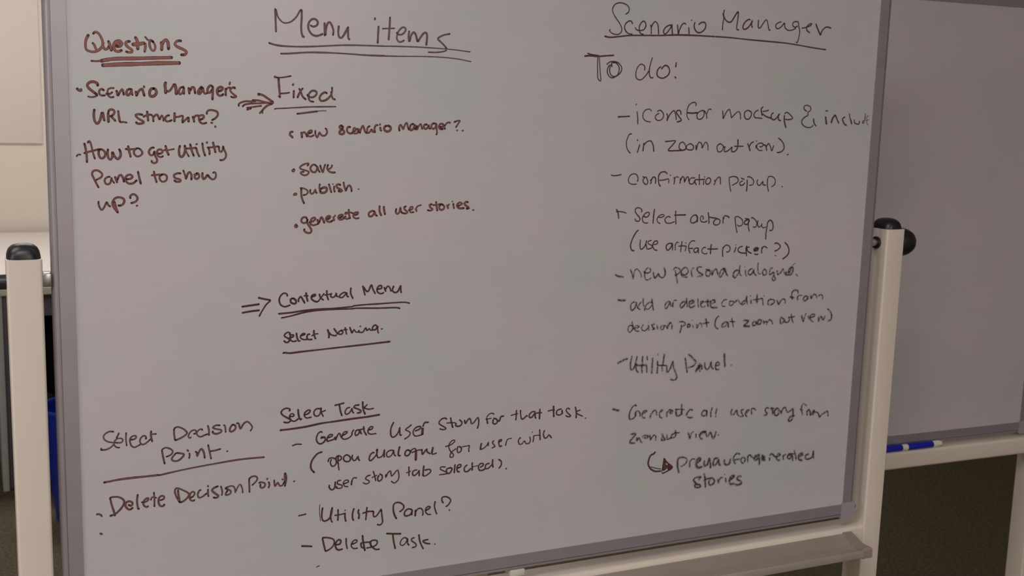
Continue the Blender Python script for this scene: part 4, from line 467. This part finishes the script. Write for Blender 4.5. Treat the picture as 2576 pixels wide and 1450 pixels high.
('handwritten_line', 'brown handwriting reading Generate all user story from', 'E', [(28,7266,11147,7310,11132,7363,11116),(22,7659,11160,7652,11175,7606,11158,7562,11092,7547,11009,7565,10969,7616,10975,7646,11000,7658,11062,7697,11080,7731,11042,7733,11001),(21,7651,11062,7660,11014),(21,7794,11034,7849,11066,7808,11077,7771,11038,7774,10982,7815,10966),(23,7909,10960,7921,11008),(20,7929,11016,7969,11062,8009,11059,8020,10995),(21,8075,11023,8122,11056,8098,11058,8068,11018,8080,10953,8114,10939),(23,8198,11011,8198,10951),(20,8204,11012,8244,11052,8270,11044),(23,8286,11030,8246,11016,8281,10992,8298,11024),(25,8360,11032,8364,10970,8390,10939,8438,10956,8456,11002),(22,8453,11110,8458,11040,8470,10961),(18,8350,11049,8501,11029),(22,8650,11009,8608,11019,8561,10973,8555,10931,8599,10898,8657,10893),(23,8902,10978,8852,10983,8822,10928,8858,10896,8906,10927,8911,10978,8917,10892),(22,9007,11011,8989,10942,8994,10877),(22,9094,10989,9080,10919,9083,10869),(25,9378,10952,9360,10905,9373,10873),(21,9412,10870,9446,10912,9471,10932,9484,10872,9515,10838),(22,9592,10933,9549,10924,9560,10887,9595,10832,9548,10824),(24,9664,10878,9698,10918,9663,10914,9632,10858,9666,10811),(21,9743,10914,9754,10848),(21,9749,10931,9784,10937,9820,10905),(24,10067,10915,10023,10919,10009,10876,10048,10828,10041,10810,9998,10804),(28,10134,10906,10154,10848,10163,10813),(28,10223,10892,10189,10852,10203,10791,10257,10786,10279,10844,10246,10891),(20,10112,10904,10169,10899),(21,10308,10848,10325,10803),(22,10330,10832,10365,10896,10402,10885,10444,10814,10497,10832,10542,10860),(30,10554,10852,10557,10774,10580,10743),(28,10548,10747,10497,10726,10475,10668,10537,10677,10556,10733),(23,10814,10890,10755,10922,10721,10887,10722,10819,10748,10749),(20,10695,10838,10738,10820),(22,10831,10793,10839,10734),(22,10841,10793,10865,10821,10891,10788),(25,10898,10771,10910,10726,10969,10797,10979,10781,10960,10731),(22,10988,10770,11057,10743,11091,10679,11135,10713,11180,10732,11243,10757,11267,10679)]),
('handwritten_line', 'brown handwriting reading zoom out view.', 'E', [(22,7597,10739,7644,10741,7676,10730,7631,10685,7578,10627,7595,10604,7658,10598),(21,7695,10671,7697,10629,7735,10668,7762,10616,7789,10590),(26,7800,10680,7837,10693,7886,10681,7871,10654,7833,10658),(23,7920,10683,7936,10621),(20,7950,10639,7990,10685,8024,10660,8027,10604),(28,8136,10682,8155,10640,8190,10593,8133,10592,8131,10631),(22,8219,10661,8230,10596,8287,10612,8304,10616),(22,8349,10674,8301,10654,8303,10611,8360,10619,8378,10653),(23,8364,10718,8381,10647),(17,8355,10684,8440,10676),(26,8600,10658,8633,10573),(17,8637,10584,8656,10647,8690,10669),(20,8741,10624,8744,10574),(24,8801,10608,8875,10633,8916,10644,8857,10653,8809,10618,8821,10559,8856,10537),(24,8913,10636,8955,10567,9002,10628,9051,10528,9083,10554,9101,10623),(16,9146,10574,9154,10568)]),
('drawn_arrow', 'brown marker curved arrow with a filled head', 'C', [(27,8026,10417,8004,10396,7948,10373,7920,10304,7915,10248,7951,10179,8019,10129,8084,10114,8139,10114),(14,7963,10198,8049,10168,8142,10144),(14,8186,10306,8160,10082),(54,8199,10247,8202,10202,8193,10138),(69,8226,10171,8214,10155),(46,8274,10184,8311,10157,8277,10143),(26,8194,10296,8258,10224,8344,10149,8265,10101,8178,10072)]),
('handwritten_line', 'brown handwriting reading prenav for generated', 'E', [(26,8433,10245,8439,10146,8467,10058),(23,8440,10267,8476,10287,8551,10279,8604,10237,8574,10175,8502,10144),(27,8652,10206,8661,10117),(20,8670,10214,8696,10241,8738,10234),(33,8802,10174,8848,10217,8821,10242,8782,10203,8778,10137,8814,10089,8868,10095),(30,8919,10176,8923,10114,8974,10116,9005,10210),(27,9012,10211,9031,10139,9040,10067),(29,9161,10198,9112,10203,9083,10140,9094,10095,9144,10111,9183,10173,9196,10106,9223,10086),(29,9294,10150,9290,10117,9336,10075,9387,10092,9404,10160),(24,9569,10224,9533,10239,9482,10215,9461,10150,9497,10080),(21,9479,10142,9566,10142),(24,9628,10161,9602,10128,9632,10072,9675,10090,9680,10142,9642,10164),(23,9731,10164,9737,10084),(21,9737,10164,9764,10192,9824,10138),(36,9886,10158,9856,10134,9876,10102,9923,10108),(36,9931,10174,9917,10155),(28,9943,10167,9956,10101,9962,10021),(36,10008,10149,10052,10120,10035,10107),(36,10060,10076,10019,10086,10010,10119),(28,10153,10091,10156,10060),(25,10162,10145,10192,10166,10231,10131,10272,10095),(28,10307,10106,10358,10125,10329,10151,10287,10110,10310,10047,10354,10042),(25,10416,10102,10427,10044),(23,10432,10114,10467,10125),(29,10577,10101,10515,10101,10509,10056,10556,10043,10598,10092,10613,10010),(25,10631,10167,10662,10093,10685,10015),(22,10530,10126,10652,10113),(27,10749,10058,10810,10084,10790,10110,10728,10078,10733,10016,10800,9989),(26,10922,10076,10868,10063,10873,10008,10930,9995,11002,10025,11019,10113),(24,11023,10106,11032,10001)]),
('handwritten_line', 'brown handwriting reading stories', 'E', [(28,8864,9937,8824,9941,8782,9939,8742,9899,8779,9858,8798,9841),(27,8772,9834,8775,9793,8818,9773,8877,9780,8858,9812,8800,9825),(22,8869,9929,8842,9895),(30,8931,9969,8954,9889,8966,9767),(24,8931,9867,8988,9893,9072,9896),(27,9044,9876,9026,9837,9046,9790,9106,9798,9128,9847,9089,9889),(24,9190,9853,9210,9801),(21,9211,9830,9238,9878,9272,9880),(13,9310,9929,9314,9922),(24,9335,9858,9346,9801),(34,9426,9827,9490,9864,9488,9887,9437,9878,9406,9814,9437,9758,9493,9757),(29,9619,9860,9569,9862,9554,9819,9628,9773,9639,9742,9579,9726,9536,9737)]),
]
for w in WRITING: write(*w)

# ------------------------------------------------------------------ blue marker on the second board's rail
mk = thing('whiteboard_marker', 'blue and white marker lying on the rail of the blank whiteboard', 'marker',
           (1.62254, 1.67480, .7850 + .0066), math.radians(-2.1367))
link('barrel', lathe_bm([(0, .047), (.0064, .047), (.0066, .049), (.0066, .138), (.0050, .1395), (.0050, .143), (0, .143)], 'x', 20), M_mwhite, mk)
link('barrel_label', lathe_bm([(.0066, .055), (.0068, .0555), (.0068, .1195), (.0066, .120)], 'x', 20), M_mblue, mk)
link('cap', lathe_bm([(0, -.004), (.0056, -.004), (.0062, -.002), (.0066, .010), (.0068, .040), (.0066, .041), (0, .041)], 'x', 20), M_mblue, mk)
link('cap_ring', lathe_bm([(0, .0395), (.0060, .0395), (.0060, .0485), (0, .0485)], 'x', 20), M_mwhite, mk)

# ------------------------------------------------------------------ wall board on the back wall
wb = thing('wall_board', 'large pale cream board fixed to the back wall above the white table', 'wall board', (-1.35, Y_B, 1.185))
link('panel', box_bm(-1.60, 1.692, -.012, -.001, .0, 1.20, bev=.002), M_wallboard, wb)

# ------------------------------------------------------------------ white table on the left
TY0, TY1, TX0, TX1 = 4.40, 6.13, -1.35, 1.20
tb = thing('white_table', 'long white table with a cream edge in front of the back wall', 'table', (0, TY0, 0))
link('tabletop', box_bm(TX0, TX1, .0, TY1 - TY0, .7235, .750, bev=.0025), M_table, tb)
link('edge_band', box_bm(TX0 - .001, TX1 + .001, -.004, .0, .7225, .7495, bev=.0015), M_edge, tb)
link('apron', box_bm(TX0 + .10, TX1 - .10, .055, .075, .635, .7235), M_legd, tb, smooth=False)
for x in (.070, TX1 - .12, TX0 + .10):
    lg = link('leg', box_bm(x, x + .022, .006, .74, .0, .7235, bev=.002), M_legm, tb)
    link('leg_dark_strip', box_bm(x + .0215, x + .040, .014, .73, .004, .7225, bev=.002), M_legd, lg)  # darker strip along the right side of the leg

# ------------------------------------------------------------------ black tub chair pushed under the table
ch = thing('tub_chair', 'black upholstered tub chair pushed under the white table', 'chair', (.470, 4.80, 0))
bm = bmesh.new()
n = 40; a0, a1 = math.radians(-235), math.radians(55)
ringso, ringsi = [], []
for z, ro, ri in ((.28, .235, .05), (.30, .262, .17), (.36, .275, .19), (.50, .280, .205), (.60, .276, .215), (.622, .268, .225)):
    ringso.append([bm.verts.new((ro * math.cos(2 * math.pi * i / n), ro * math.sin(2 * math.pi * i / n), z)) for i in range(n)])
for A, B in zip(ringso, ringso[1:]):
    for i in range(n): bm.faces.new((A[i], A[(i + 1) % n], B[(i + 1) % n], B[i]))
top_in = [bm.verts.new((.222 * math.cos(2 * math.pi * i / n), .222 * math.sin(2 * math.pi * i / n), .618)) for i in range(n)]
low_in = [bm.verts.new((.205 * math.cos(2 * math.pi * i / n), .205 * math.sin(2 * math.pi * i / n), .40)) for i in range(n)]
for A, B in ((ringso[-1], top_in), (top_in, low_in)):
    for i in range(n): bm.faces.new((A[i], A[(i + 1) % n], B[(i + 1) % n], B[i]))
bm.faces.new(low_in); bm.faces.new(ringso[0][::-1])
link('shell', bm, M_fabric, ch)
link('seat_cushion', lathe_bm([(0, .40), (.19, .40), (.203, .415), (.203, .445), (.19, .465), (0, .472)], 'z', 32), M_fabric, ch)
for k in range(4):
    a = math.radians(45 + 90 * k)
    link('leg', lathe_bm([(0, 0), (.012, 0), (.017, .29), (0, .29)], 'z', 12, (.18 * math.cos(a), .18 * math.sin(a), 0)), M_black, ch)

# ------------------------------------------------------------------ waste bins
def bin_parts(t, rb, rt, h, m):
    w = .004
    link('bucket', lathe_bm([(0, 0), (rb - .004, 0), (rb, .004), (rb + (rt - rb) * .5, h * .5), (rt - .002, h - .012), (rt - .002 - w, h - .012), (rb - w, .008), (0, .008)], 'z', 40), m, t)
    link('rim', lathe_bm([(rt - .006, h - .014), (rt + .004, h - .014), (rt + .006, h - .006), (rt + .003, h), (rt - .004, h), (rt - .007, h - .006), (rt - .006, h - .014)], 'z', 40), m, t)
b1 = thing('waste_bin', 'round blue plastic waste bin on the carpet behind the written whiteboard', 'bin', (.325, 4.045, 0))
bin_parts(b1, .099, .140, .400, M_blue)
b2 = thing('waste_bin', 'black waste bin close behind the blue one', 'bin', (.332, 4.335, 0))
bin_parts(b2, .104, .120, .320, M_bin2)
